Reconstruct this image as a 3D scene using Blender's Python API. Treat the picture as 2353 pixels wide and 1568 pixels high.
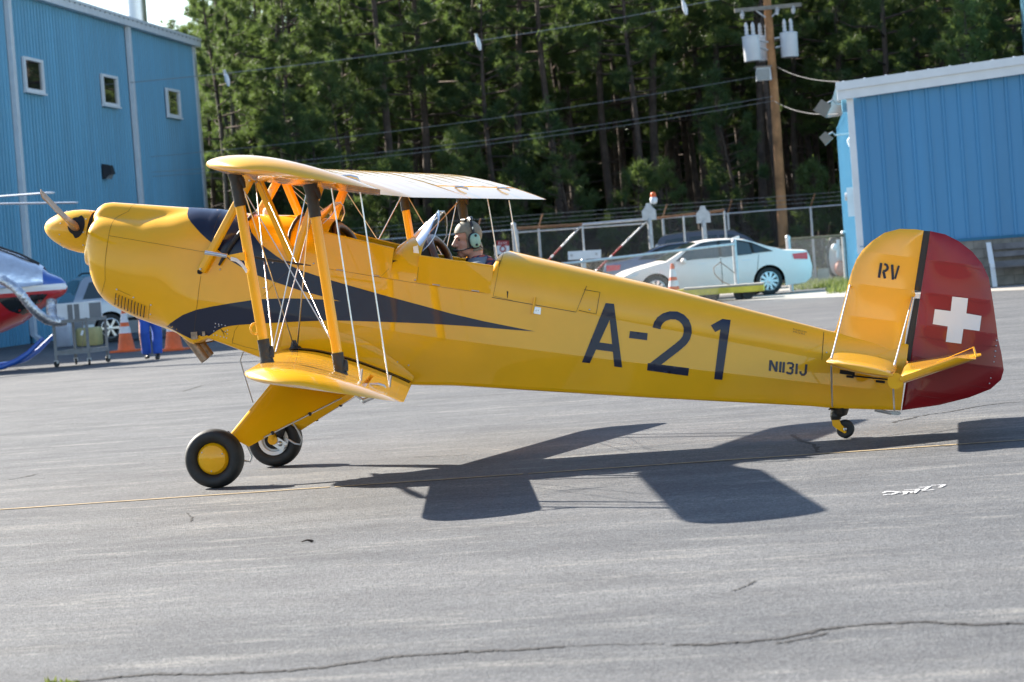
import bpy, math, random
import numpy as np
from mathutils import Vector, Matrix
from mathutils.geometry import delaunay_2d_cdt

random.seed(7); rng = np.random.default_rng(11)
for o in list(bpy.data.objects): bpy.data.objects.remove(o)
scene = bpy.context.scene
COL = scene.collection
rad = math.radians

# ------------------------------------------------------------------ camera, sky, sun, exposure
FPX, CXW, CYW, CZW, YAW, PITCH, ROLL = 6651.9, 4.9739, -19.5224, 1.3767, -.1553, -.0287, .0754
_f = np.array([math.sin(YAW)*math.cos(PITCH), math.cos(YAW)*math.cos(PITCH), math.sin(PITCH)])
_r = np.array([math.cos(YAW), -math.sin(YAW), 0.]); _u = np.cross(_r, _f)
_cr = math.cos(ROLL)*_r - math.sin(ROLL)*_u; _cu = math.sin(ROLL)*_r + math.cos(ROLL)*_u
CO = np.array([CXW, CYW, CZW])
cam = bpy.data.cameras.new('camera'); camo = bpy.data.objects.new('camera', cam); COL.objects.link(camo)
camo.matrix_world = Matrix(((_cr[0], _cu[0], -_f[0], CO[0]), (_cr[1], _cu[1], -_f[1], CO[1]), (_cr[2], _cu[2], -_f[2], CO[2]), (0, 0, 0, 1)))
cam.sensor_fit = 'HORIZONTAL'; cam.sensor_width = 36; cam.lens = FPX/2353*36
cam.clip_start = .5; cam.clip_end = 3000
cam.dof.use_dof = True; cam.dof.focus_distance = 19.6; cam.dof.aperture_fstop = 5.8
scene.camera = camo
scene.cycles.max_bounces = 7; scene.cycles.diffuse_bounces = 3; scene.cycles.glossy_bounces = 3; scene.cycles.transparent_max_bounces = 10; scene.cycles.transmission_bounces = 4

SUN_S = np.array([-1.363, .902, 1.0]); SUN_S = SUN_S/np.linalg.norm(SUN_S)      # towards the sun
SUN_EL = math.asin(SUN_S[2]); SUN_AZ = math.atan2(SUN_S[0], SUN_S[1])
world = bpy.data.worlds.new('World'); scene.world = world; world.use_nodes = True
wn = world.node_tree; bg = wn.nodes['Background']
sky = wn.nodes.new('ShaderNodeTexSky'); sky.sky_type = 'NISHITA'; sky.sun_disc = False
sky.sun_elevation = SUN_EL; sky.sun_rotation = SUN_AZ; sky.altitude = 50; sky.air_density = 1.0; sky.dust_density = .4; sky.ozone_density = 1.2
wn.links.new(sky.outputs[0], bg.inputs[0]); bg.inputs[1].default_value = .074
sl = bpy.data.lights.new('sun', 'SUN'); sl.energy = 5.0; sl.angle = rad(.53); sl.color = (1.0, .93, .82)
so = bpy.data.objects.new('sun', sl); COL.objects.link(so); so.rotation_euler = Vector(SUN_S).to_track_quat('Z', 'Y').to_euler()
scene.view_settings.view_transform = 'Standard'; scene.view_settings.look = 'None'
scene.view_settings.exposure = 1.84; scene.view_settings.gamma = 1.0; scene.view_settings.use_curve_mapping = False

# ------------------------------------------------------------------ calibration helpers (measured points -> metres)
def ray(u, v): return _f + _cr*(u-1176.5)/FPX - _cu*(v-784)/FPX
def atY(u, v, Y): d = ray(u, v); return CO + d*(Y-CYW)/d[1]
def gr(u, v, z=0.): d = ray(u, v); return CO + d*(z-CZW)/d[2]
def atD(u, v, D): return CO + ray(u, v)*D
ZO = {1: (150, 780, 3.136), 2: (700, 900, 3.136), 3: (800, 600, 3.136), 4: (1300, 850, 3.136), 5: (900, 1350, 3.136), 6: (3250, 1300, 3.136),
      7: (3150, 850, 1.650), 8: (1700, 1100, 1.3072), 0: (0, 0, 1/1.7408), 9: (1900, 750, 1.518), 10: (0, 900, 2.614), 11: (2800, 0, 1.568), 12: (0, 0, 1.742)}
def zp(k, x, y): o = ZO[k]; return ((o[0]+x/o[2])/1.7408, (o[1]+y/o[2])/1.7408)
TH = rad(10.8); CT, ST = math.cos(TH), math.sin(TH)
def W(a, y, h): return np.array([a*CT+h*ST, y, -a*ST+h*CT], float)
def toB(P): return np.array([P[0]*CT-P[2]*ST, P[1], P[0]*ST+P[2]*CT])
def bz(k, x, y, Y): return toB(atY(*zp(k, x, y), Y))

# ------------------------------------------------------------------ materials
def lin(c): return tuple(((x/12.92) if x <= .04045 else ((x+.055)/1.055)**2.4) for x in c)
def node(nt, t, **kw):
    n = nt.nodes.new(t)
    for k, v in kw.items():
        if k.startswith('i_'): n.inputs[int(k[2:]) if k[2:].isdigit() else k[2:]].default_value = v
        else: setattr(n, k, v)
    return n
def mat(name, col, rough=.5, metal=0., coat=0., coat_r=.05, var=.08, vscale=6., bump=0., bscale=40., spec=.5, trans=0., alpha=1., emit=None, ior=1.5, sheen=0., coords='Object', rvar=0.):
    m = bpy.data.materials.new(name); m.use_nodes = True; nt = m.node_tree; b = nt.nodes['Principled BSDF']
    b.inputs['Roughness'].default_value = rough; b.inputs['Metallic'].default_value = metal
    b.inputs['Coat Weight'].default_value = coat; b.inputs['Coat Roughness'].default_value = coat_r
    b.inputs['Specular IOR Level'].default_value = spec; b.inputs['IOR'].default_value = ior
    b.inputs['Transmission Weight'].default_value = trans; b.inputs['Alpha'].default_value = alpha
    tc = node(nt, 'ShaderNodeTexCoord')
    if var:
        nz = node(nt, 'ShaderNodeTexNoise'); nz.inputs['Scale'].default_value = vscale; nz.inputs['Detail'].default_value = 5; nz.inputs['Roughness'].default_value = .6
        nt.links.new(tc.outputs[coords], nz.inputs['Vector'])
        r = node(nt, 'ShaderNodeValToRGB'); r.color_ramp.elements[0].position = .3; r.color_ramp.elements[1].position = .7
        r.color_ramp.elements[0].color = (*[c*(1-var) for c in col], 1); r.color_ramp.elements[1].color = (*[min(1, c*(1+var)) for c in col], 1)
        nt.links.new(nz.outputs[0], r.inputs[0]); nt.links.new(r.outputs[0], b.inputs['Base Color'])
        if rvar:
            mr = node(nt, 'ShaderNodeMapRange'); mr.inputs[3].default_value = max(0, rough-rvar); mr.inputs[4].default_value = min(1, rough+rvar)
            nt.links.new(nz.outputs[0], mr.inputs[0]); nt.links.new(mr.outputs[0], b.inputs['Roughness'])
    else: b.inputs['Base Color'].default_value = (*col, 1)
    if bump:
        n2 = node(nt, 'ShaderNodeTexNoise'); n2.inputs['Scale'].default_value = bscale; n2.inputs['Detail'].default_value = 4
        nt.links.new(tc.outputs[coords], n2.inputs['Vector'])
        bp = node(nt, 'ShaderNodeBump'); bp.inputs['Strength'].default_value = bump; bp.inputs['Distance'].default_value = .02
        nt.links.new(n2.outputs[0], bp.inputs['Height']); nt.links.new(bp.outputs[0], b.inputs['Normal'])
    if emit: b.inputs['Emission Color'].default_value = (*emit, 1); b.inputs['Emission Strength'].default_value = 1
    return m

M = {}
YEL = (.90, .44, .002)
M['yellow'] = mat('yellow_paint', YEL, .42, coat=.75, coat_r=.03, spec=.15, var=.05, vscale=3, bump=.012, bscale=2.5)
M['yellow'].node_tree.nodes['Principled BSDF'].inputs['Coat IOR'].default_value = 1.52
M['fabric'] = mat('yellow_fabric', YEL, .40, coat=1.0, coat_r=.10, spec=.5, var=.05, vscale=4, bump=.02, bscale=6)
M['navy'] = mat('navy_paint', (.005, .009, .034), .35, coat=.25, coat_r=.05, var=.1, vscale=4, spec=.35)
M['red'] = mat('red_paint', (.26, .006, .010), .40, coat=.35, coat_r=.05, spec=.35, var=.08, vscale=4, bump=.015, bscale=6)
M['whitepaint'] = mat('white_paint', (.80, .80, .80), .4, var=.04)
M['cross'] = mat('white_marking', (.82, .82, .84), .35, coat=.5, var=.03)
M['black'] = mat('black_rubber', (.018, .018, .02), .55, var=.2, vscale=12, bump=.1, bscale=30)
M['tyre'] = mat('tyre_rubber', (.017, .0175, .018), .62, var=.45, vscale=14, bump=.06, bscale=60)
M['sleeve'] = mat('black_leather', (.02, .019, .018), .42, var=.3, vscale=20, bump=.5, bscale=22)
M['steel'] = mat('bright_steel', (.62, .63, .65), .28, metal=1, var=.1, vscale=30)
M['alu'] = mat('aluminium', (.70, .71, .73), .38, metal=1, var=.08, vscale=20, bump=.03)
M['galv'] = mat('galvanised_steel', (.50, .51, .52), .5, metal=.7, var=.18, vscale=8, bump=.05)
M['seam'] = mat('panel_gap', (.09, .05, .006), .7, var=.2)
M['dark'] = mat('cockpit_dark', (.012, .011, .010), .8, var=.3)
M['leather'] = mat('brown_leather', (.085, .035, .017), .38, coat=.2, var=.25, vscale=14, bump=.2, bscale=30)
M['exhaust'] = mat('burnt_exhaust', (.34, .25, .18), .45, metal=.7, var=.4, vscale=18, bump=.15)
M['wood'] = mat('propeller_wood', (.42, .21, .07), .45, coat=.25, var=.2, vscale=10)
M['glass'] = mat('clear_perspex', (.95, .96, .97), .02, var=0, trans=1., ior=1.02, spec=.5)
def perspex():
    m = bpy.data.materials.new('windscreen_perspex'); m.use_nodes = True; nt = m.node_tree
    out = nt.nodes['Material Output']; nt.nodes.remove(nt.nodes['Principled BSDF'])
    t = node(nt, 'ShaderNodeBsdfTransparent'); t.inputs[0].default_value = (.93, .95, .95, 1)
    g = node(nt, 'ShaderNodeBsdfGlossy'); g.inputs['Roughness'].default_value = .03
    fr = node(nt, 'ShaderNodeFresnel'); fr.inputs[0].default_value = 1.5
    n = node(nt, 'ShaderNodeTexNoise'); n.inputs['Scale'].default_value = 30
    ad = node(nt, 'ShaderNodeMath', operation='MULTIPLY_ADD'); ad.inputs[1].default_value = 1.1; ad.inputs[2].default_value = .04
    mx = node(nt, 'ShaderNodeMixShader')
    nt.links.new(fr.outputs[0], ad.inputs[0]); nt.links.new(ad.outputs[0], mx.inputs[0]); nt.links.new(t.outputs[0], mx.inputs[1]); nt.links.new(g.outputs[0], mx.inputs[2])
    nt.links.new(mx.outputs[0], out.inputs[0]); return m
M['perspex'] = perspex()

# ------------------------------------------------------------------ mesh helpers
def mk(name, V, F, m, parent=None, smooth=None, label=None, cat=None, group=None, kind=None):
    me = bpy.data.meshes.new(name); me.from_pydata([tuple(map(float, v)) for v in V], [], F)
    mats = m if isinstance(m, (list, tuple)) else [m]
    for x in mats: me.materials.append(M[x] if isinstance(x, str) else x)
    if smooth is not None:
        me.polygons.foreach_set('use_smooth', [True]*len(me.polygons))
        if smooth < 180: me.set_sharp_from_angle(angle=rad(smooth))
    me.update()
    return link(name, me, parent, label, cat, group, kind)
def link(name, me, parent=None, label=None, cat=None, group=None, kind=None, loc=None, rz=None):
    o = bpy.data.objects.new(name, me); COL.objects.link(o)
    if parent is not None: o.parent = parent
    if label: o['label'] = label
    if cat: o['category'] = cat
    if group: o['group'] = group
    if kind: o['kind'] = kind
    if loc is not None: o.location = tuple(map(float, loc))
    if rz is not None: o.rotation_euler = (0, 0, rz)
    return o
def thing(name, label, cat, loc=(0, 0, 0), rz=0., group=None): return link(name, None, None, label, cat, group, None, loc, rz)
def dup(root, loc=None, rz=None, label=None, group=None, scale=None):
    r = root.copy(); COL.objects.link(r)
    if loc is not None: r.location = tuple(map(float, loc))
    if rz is not None: r.rotation_euler = (0, 0, rz)
    if scale is not None: r.scale = scale
    if label: r['label'] = label
    if group: r['group'] = group
    for ch in list(root.children):
        c = ch.copy(); COL.objects.link(c); c.parent = r
        for g in list(ch.children): d = g.copy(); COL.objects.link(d); d.parent = c
    return r
class MB:
    def __init__(s): s.V = []; s.F = []; s.mi = []
    def add(s, V, F, mi=0):
        n = len(s.V); s.V += [tuple(map(float, v)) for v in V]; s.F += [[i+n for i in f] for f in F]; s.mi += [mi]*len(F); return s
    def box(s, c, d, R=None, mi=0, taper=1.):
        x, y, z = [q/2 for q in d]; P = np.array([(-x, -y, -z), (x, -y, -z), (x, y, -z), (-x, y, -z), (-x*taper, -y*taper, z), (x*taper, -y*taper, z), (x*taper, y*taper, z), (-x*taper, y*taper, z)])
        if R is not None: P = P@np.asarray(R).T
        return s.add(P+np.asarray(c, float), [[0, 3, 2, 1], [4, 5, 6, 7], [0, 1, 5, 4], [1, 2, 6, 5], [2, 3, 7, 6], [3, 0, 4, 7]], mi)
    def loft(s, rings, cap0=True, cap1=True, closed=True, mi=0):
        n = len(rings[0]); V = [p for r in rings for p in r]; F = []
        for i in range(len(rings)-1):
            for j in range(n if closed else n-1):
                k = (j+1) % n; F.append([i*n+j, i*n+k, (i+1)*n+k, (i+1)*n+j])
        if cap0: F.append(list(range(n))[::-1])
        if cap1: F.append([(len(rings)-1)*n+j for j in range(n)])
        return s.add(V, F, mi)
    def path(s, pts, r, n=8, mi=0, cap=True):
        pts = [np.asarray(p, float) for p in pts]; rr = r if hasattr(r, '__len__') else [r]*len(pts); rings = []; up = None
        for i, p in enumerate(pts):
            d = pts[min(i+1, len(pts)-1)]-pts[max(i-1, 0)]; d = d/np.linalg.norm(d)
            if up is None: up = np.array([0, 0, 1.]) if abs(d[2]) < .9 else np.array([1., 0, 0])
            x = np.cross(d, up); x /= np.linalg.norm(x); yv = np.cross(x, d); up = yv
            rings.append([p+rr[i]*(math.cos(t)*x+math.sin(t)*yv) for t in np.linspace(0, 2*math.pi, n, endpoint=False)])
        return s.loft(rings, cap, cap, True, mi)
    def tube(s, p, q, r, r2=None, n=8, mi=0): return s.path([p, q], [r, r if r2 is None else r2], n, mi)
    def strut(s, p, q, chord, thick, cd, n=14, mi=0, taper=True):
        p = np.asarray(p, float); q = np.asarray(q, float); d = (q-p)/np.linalg.norm(q-p)
        cd = np.asarray(cd, float); cd = cd-d*(cd@d); cd /= np.linalg.norm(cd); td = np.cross(d, cd); rings = []
        for t in (0, .5, 1):
            rings.append([p+(q-p)*t+cd*chord/2*math.cos(a)+td*thick/2*math.sin(a)*(1+.35*math.cos(a)) for a in np.linspace(0, 2*math.pi, n, endpoint=False)])
        return s.loft(rings, mi=mi)
    def lathe(s, prof, c, axis, n=32, mi=0, cap=True):
        ax = np.asarray(axis, float); ax /= np.linalg.norm(ax); u = np.cross(ax, [0, 0, 1.] if abs(ax[2]) < .9 else [1., 0, 0]); u /= np.linalg.norm(u); v = np.cross(ax, u); c = np.asarray(c, float)
        return s.loft([[c+ax*t+max(r, 1e-4)*(math.cos(a)*u+math.sin(a)*v) for a in np.linspace(0, 2*math.pi, n, endpoint=False)] for t, r in prof], cap, cap, True, mi)
    def prism(s, poly, d, mi=0):
        n = len(poly); d = np.asarray(d, float); P = [np.asarray(p, float) for p in poly]
        return s.add(P+[p+d for p in P], [list(range(n))[::-1], list(range(n, 2*n))]+[[i, (i+1) % n, n+(i+1) % n, n+i] for i in range(n)], mi)
    def sphere(s, c, r, n=12, m=8, mi=0):
        r = np.asarray(r if hasattr(r, '__len__') else (r, r, r), float)
        return s.loft([[np.asarray(c)+r*np.array([math.sin(p)*math.cos(a), math.sin(p)*math.sin(a), math.cos(p)]) for a in np.linspace(0, 2*math.pi, n, endpoint=False)] for p in np.linspace(.02, math.pi-.02, m)], mi=mi)
    def build(s, name, m, parent=None, smooth=None, **kw):
        o = mk(name, s.V, s.F, m, parent, smooth, **kw)
        if isinstance(m, (list, tuple)): o.data.polygons.foreach_set('material_index', s.mi)
        return o
def Rz(a): c, s_ = math.cos(a), math.sin(a); return np.array([[c, -s_, 0], [s_, c, 0], [0, 0, 1.]])
def inpoly(x, y, P):
    c = False; n = len(P); j = n-1
    for i in range(n):
        if (P[i][1] > y) != (P[j][1] > y) and x < (P[j][0]-P[i][0])*(y-P[i][1])/(P[j][1]-P[i][1])+P[i][0]: c = not c
        j = i
    return c
def stroke(path, w):
    P = [np.asarray(p, float) for p in path]; L = []; R = []
    for i, p in enumerate(P):
        d = P[min(i+1, len(P)-1)]-P[max(i-1, 0)]; d /= np.linalg.norm(d)+1e-9; n = np.array([-d[1], d[0]])*w/2; L.append(tuple(p+n)); R.append(tuple(p-n))
    return L+R[::-1]
def tri2d(polys, step, holes=(), segs=()):
    """triangulate the union of 2-D polygons with extra interior points; returns verts, tris"""
    pts = []; edges = []
    for P in list(polys)+list(holes):
        Q = []
        for i in range(len(P)):
            a, b = np.asarray(P[i], float), np.asarray(P[(i+1) % len(P)], float); k = max(1, int(np.linalg.norm(b-a)/step))
            Q += [tuple(a+(b-a)*t/k) for t in range(k)]
        n = len(pts); pts += Q; edges += [(n+i, n+(i+1) % len(Q)) for i in range(len(Q))]
    for a, b in segs:
        a, b = np.asarray(a, float), np.asarray(b, float); k = max(1, int(np.linalg.norm(b-a)/step)); n = len(pts); pts += [tuple(a+(b-a)*t/k) for t in range(k+1)]; edges += [(n+i, n+i+1) for i in range(k)]
    A = np.array(pts); lo, hi = A.min(0), A.max(0)
    for x in np.arange(lo[0]+step*.5, hi[0], step):
        for y in np.arange(lo[1]+step*.5, hi[1], step):
            if any(inpoly(x, y, P) for P in polys): pts.append((x, y))
    V, _, F, *_ = delaunay_2d_cdt([Vector(p) for p in pts], edges, [], 0, 1e-6)
    F2 = []
    for f in F:
        c = sum((V[i] for i in f), Vector((0, 0)))/len(f)
        if any(inpoly(c.x, c.y, P) for P in polys) and not any(inpoly(c.x, c.y, P) for P in holes): F2.append(list(f))
    return [tuple(v) for v in V], F2
# ================================================================== ground
def asphalt():
    m = bpy.data.materials.new('weathered_asphalt'); m.use_nodes = True; nt = m.node_tree; b = nt.nodes['Principled BSDF']; L = nt.links.new
    g = node(nt, 'ShaderNodeNewGeometry')
    def noise(scale, sx=1., sy=1., det=5., rough=.6, rz=0.):
        mp = node(nt, 'ShaderNodeMapping'); mp.inputs['Scale'].default_value = (sx, sy, 1); mp.inputs['Rotation'].default_value = (0, 0, rz); L(g.outputs['Position'], mp.inputs[0])
        n = node(nt, 'ShaderNodeTexNoise'); n.inputs['Scale'].default_value = scale; n.inputs['Detail'].default_value = det; n.inputs['Roughness'].default_value = rough; L(mp.outputs[0], n.inputs['Vector']); return n.outputs[0]
    def ramp(x, p0, p1, c0, c1):
        r = node(nt, 'ShaderNodeValToRGB'); r.color_ramp.elements[0].position = p0; r.color_ramp.elements[1].position = p1
        r.color_ramp.elements[0].color = (*c0, 1); r.color_ramp.elements[1].color = (*c1, 1); L(x, r.inputs[0]); return r.outputs[0]
    def mix(f, a, c, t='MIX', fac=None):
        x = node(nt, 'ShaderNodeMix', data_type='RGBA', blend_type=t)
        if f is None: x.inputs[0].default_value = fac
        else: L(f, x.inputs[0])
        L(a, x.inputs[6]); 
        if isinstance(c, tuple): x.inputs[7].default_value = (*c, 1)
        else: L(c, x.inputs[7])
        return x.outputs[2]
    base = ramp(noise(.5, .35, 1.1, 6, .62), .30, .72, (.058, .062, .070), (.112, .114, .119))       # broad patches
    st = noise(1.9, .34, 1.5, 7, .8, -.10); k = ramp(st, .53, .68, (0, 0, 0), (1, 1, 1))              # worn lighter streaks
    col = mix(k, base, (.174, .171, .163))
    st3 = ramp(noise(6., .5, 1.7, 6, .82, -.06), .55, .68, (0, 0, 0), (.75, .75, .75)); col = mix(st3, col, (.165, .160, .150))
    pt3 = ramp(noise(1.7, .8, 1.2, 4, .6), .35, .65, (.80, .80, .82), (1.14, 1.14, 1.14)); col = mix(None, col, pt3, 'MULTIPLY', .9)
    v = node(nt, 'ShaderNodeTexVoronoi'); v.inputs['Scale'].default_value = 95.; L(g.outputs['Position'], v.inputs['Vector'])
    sp = ramp(v.outputs['Color'], .15, .95, (.45, .45, .47), (1.55, 1.54, 1.48)); col = mix(None, col, sp, 'MULTIPLY', .9)
    st2 = ramp(noise(120., 1, 1, 2, .5), .70, .76, (1, 1, 1), (2.1, 2.1, 2.0)); col = mix(None, col, st2, 'MULTIPLY', .8)
    oil = ramp(noise(.9, .5, 1, 5, .7, .3), .30, .42, (.74, .74, .75), (1, 1, 1)); col = mix(None, col, oil, 'MULTIPLY', .8)   # aggregate
    f2 = ramp(noise(26., 1, 1, 4, .75), .56, .72, (1, 1, 1), (.50, .50, .52)); col = mix(None, col, f2, 'MULTIPLY', .85)
    L(col, b.inputs['Base Color']); b.inputs['Roughness'].default_value = .82; b.inputs['Specular IOR Level'].default_value = .35
    bp = node(nt, 'ShaderNodeBump'); bp.inputs['Strength'].default_value = .55; bp.inputs['Distance'].default_value = .006
    n = noise(70., 1, 1, 5, .75); ad = node(nt, 'ShaderNodeMath', operation='ADD'); L(n, ad.inputs[0]); L(v.outputs['Distance'], ad.inputs[1]); L(ad.outputs[0], bp.inputs['Height']); L(bp.outputs[0], b.inputs['Normal'])
    return m
M['asphalt'] = asphalt()
M['paint_line'] = mat('worn_yellow_line', (.30, .225, .125), .9, var=.3, vscale=14, bump=.2, coords='Object')
M['crack'] = mat('asphalt_crack', (.022, .02, .02), .95, var=.3, vscale=20)
M['chalk'] = mat('spray_mark', (.50, .50, .51), .85, var=.35, vscale=40)
M['concrete'] = mat('apron_concrete', (.30, .275, .245), .9, var=.22, vscale=1.2, bump=.3, bscale=30)
M['grass'] = mat('grass', (.10, .16, .03), .8, var=.4, vscale=3)
M['floor'] = mat('pine_straw', (.06, .038, .024), .95, var=.5, vscale=.9, bump=.6, bscale=8)
ground = mk('asphalt_apron', [(-400, -60, 0), (400, -60, 0), (400, 900, 0), (-400, 900, 0)], [[0, 1, 2, 3]], 'asphalt', kind='structure')
def ribbon(pts, w, z, jit=0., seed=0, close=True):
    r = random.Random(seed); V = []; F = []; P = [np.array(p[:2], float) for p in pts]
    for i, p in enumerate(P):
        d = P[min(i+1, len(P)-1)]-P[max(i-1, 0)]; d /= np.linalg.norm(d)+1e-9; n = np.array([-d[1], d[0]])
        ww = (w(i/(len(P)-1)) if callable(w) else w); a = ww*(1+jit*r.uniform(-1, 1))/2; c = ww*(1+jit*r.uniform(-1, 1))/2
        V += [(*(p+n*a), z), (*(p-n*c), z)]
        if i: k = 2*i; F.append([k-2, k-1, k+1, k])
    return V, F
def jag(P, n, amp, seed):
    r = random.Random(seed); P = [np.array(p[:2]) for p in P]; L = [0]
    for i in range(1, len(P)): L.append(L[-1]+np.linalg.norm(P[i]-P[i-1]))
    T = np.linspace(0, L[-1], n); X = np.interp(T, L, [p[0] for p in P]); Y = np.interp(T, L, [p[1] for p in P]); w = 0; o = []
    for x, y in zip(X, Y): w = w*.8+r.uniform(-amp, amp); o.append((x+r.uniform(-amp, amp)*.4, y+w))
    return o
def crack(pts, w, n, amp, seed):
    V, F = ribbon(jag([gr(*p) for p in pts], n*2, amp*.8, seed), w*.8, .003, .95, seed); mk('crack', V, F, 'crack', ground)
crack([(150, 1570), (330, 1552), (500, 1549), (640, 1545), (760, 1532), (900, 1512), (1060, 1500), (1180, 1495), (1290, 1487)], .035, 130, .010, 1)
crack([(1290, 1487), (1420, 1482), (1520, 1480)], .014, 40, .008, 2)
crack([(1545, 1483), (1620, 1484), (1720, 1476), (1800, 1468), (1900, 1446), (1985, 1436), (2120, 1430), (2240, 1437), (2353, 1434)], .032, 120, .009, 3)
crack([(1780, 1480), (1850, 1470), (1900, 1455)], .02, 24, .008, 4)
crack([(2050, 972), (2130, 953), (2180, 947), (2260, 932), (2340, 925)], .03, 50, .03, 5); crack([(1820, 1000), (1840, 1015), (1870, 1022), (1880, 1040)], .035, 26, .03, 6)
crack([(40, 982), (160, 975), (240, 972)], .03, 30, .03, 7); crack([(20, 1103), (60, 1096), (85, 1090)], .02, 20, .02, 8); crack([(0, 1305), (150, 1290), (300, 1280), (430, 1276)], .008, 50, .015, 9)
crack([(950, 1052), (1030, 1048), (1080, 1045)], .02, 24, .02, 10); crack([(420, 900), (470, 885), (540, 880)], .03, 24, .06, 11); crack([(1680, 1360), (1720, 1345), (1735, 1335)], .012, 18, .01, 12); crack([(430, 1180), (440, 1190), (438, 1200)], .012, 12, .01, 13)
crack([(1900, 1040), (2060, 1023), (2200, 1010)], .008, 30, .02, 15); crack([(200, 1385), (300, 1390)], .006, 14, .01, 16)
a, b = gr(0, 1172), gr(2353, 1012); d = b-a
for i, (t0, t1) in enumerate(((-1.2, .33), (.335, .52), (.525, 2.4))):
    P = jag([a+d*t0, a+d*t1], 90, .003, 30+i); V, F = ribbon(P, .055, .004, .25, 40+i); mk('taxi_line', V, F, 'paint_line', ground)
for P in ([(2028, 1135), (2040, 1131), (2065, 1133), (2050, 1138), (2030, 1139)], [(2065, 1134), (2085, 1131), (2078, 1138)], [(2078, 1128), (2110, 1126), (2100, 1136), (2092, 1131)], [(2112, 1122), (2135, 1120), (2120, 1130), (2145, 1127)], [(2140, 1117), (2170, 1116), (2160, 1122)]):
    V, F = ribbon(jag([gr(*p) for p in P], 26, .004, len(P)), .018, .0045, .7, 3); mk('spray_mark', V, F, 'chalk', ground)
# concrete strip and forest floor behind
def poly_g(name, px, z, m, kind='structure', parent=None): return mk(name, [(*gr(*p)[:2], z) for p in px], [list(range(len(px)))], m, parent, kind=None if parent else kind)
poly_g('concrete_strip', [(1560, 700), (1640, 694), (1925, 683), (2353, 667), (2500, 658), (2500, 640), (2353, 645), (2100, 652), (1900, 668), (1700, 682), (1560, 690)], .004, 'concrete')
# ================================================================== the biplane
plane = thing('biplane', 'yellow biplane with navy flash and red white-crossed rudder taxiing on the asphalt', 'airplane')
def wv(L): return [W(*p) for p in L]
AF = -.40
def prof(L):
    A = sorted([tuple(bz(*q)[[0, 2]]) for q in L]); return np.array(A).T
P_top = prof([(1, 2352, 185, 0), (3, 330, 757, 0), (3, 600, 795, 0), (3, 950, 815, 0), (3, 1290, 822, 0)])
P_ctop = prof([(1, 708, 420, 0), (1, 722, 290, 0), (1, 752, 212, 0), (1, 800, 150, 0), (1, 860, 107, 0), (1, 950, 93, 0), (1, 1220, 112, 0), (1, 1900, 160, 0), (1, 2352, 185, 0)])
P_cbot = prof([(1, 692, 900, -.1), (1, 702, 1050, -.1), (1, 742, 1200, -.12), (1, 792, 1310, -.15), (1, 862, 1392, -.2), (1, 1000, 1472, -.22), (1, 1180, 1567, -.25), (2, 0, 1392, -.26), (2, 225, 1500, -.28)])
P_bot = prof([(2, 225, 1500, -.3), (2, 400, 1420, -.33), (2, 800, 1568, -.34), (5, 430, 255, -.34), (0, 945, 886, -.36), (0, 1050, 887, -.35), (0, 1500, 916, -.26), (6, 0, 1022, -.1), (6, 240, 1047, -.08), (6, 1080, 1070, -.03)])
def i_(a, T): return float(np.interp(a, T[0], T[1]))
WL = np.array([[-.4, .2, 1.0, 1.6, 2.4, 3.3, 3.9, 4.2, 4.42], [.355, .378, .385, .372, .285, .165, .085, .052, .03]])
HU = np.array([[-.4, .482, 1.56, 2.4, 3.89, 4.42], [1.545, 1.512, 1.474, 1.40, 1.279, 1.262]])
HL = np.array([[-.4, .076, 1.198, 2.5, 3.92, 4.42], [1.20, 1.182, 1.141, 1.124, 1.122, 1.128]])
HTT = np.array([[1.58, 1.597, 1.615, 1.65, 2.7, 3.90, 3.95, 4.42], [1.69, 1.735, 1.754, 1.765, 1.645, 1.474, 1.47, 1.45]])
HTM = np.array([[.86, .90, .93, .97, 1.02, 1.12], [1.69, 1.72, 1.75, 1.782, 1.797, 1.80]])
SILL = np.array([[.42, .91, 1.10, 1.60], [1.748, 1.690, 1.663, 1.650]])
def dims(a):
    wl = i_(a, WL); return dict(hb=i_(a, P_bot), hl=i_(a, HL), hu=i_(a, HU), wl=wl, wu=wl-.024*min(1, wl/.2), wb=wl-.012*min(1, wl/.2))
def deck_pts(a, ht, n=14, ex=2.7):
    d = dims(a); L = []
    for t in np.linspace(0, math.pi/2, n): L.append((d['wu']*max(0, math.cos(t))**(2/ex), d['hu']+(ht-d['hu'])*math.sin(t)**(2/ex)))
    return L
def htop(a):
    if a < .44: return i_(a, P_top)
    if a > 1.58: return i_(a, HTT)
    return i_(a, HTM) if .9 <= a <= 1.1 else None
def facet(a):
    d = dims(a); L = [(0, d['hb']-.004), (d['wb']*.93, d['hb']), (d['wb'], d['hb']+.025), (d['wl'], d['hl']), (d['wu'], d['hu'])]; ht = htop(a)
    if ht is None: s = i_(a, SILL); return L+[(d['wu']-.022, s), (0, s+.001)]
    return L+deck_pts(a, ht, ex=2.7 if a > 1.5 else 2.3)[1:]
CW = np.array([[-1.285, -1.275, -1.262, -1.235, -1.19, -1.12, -1.0, -.8, -.4], [.17, .205, .232, .262, .289, .312, .330, .345, .355]])
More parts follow.
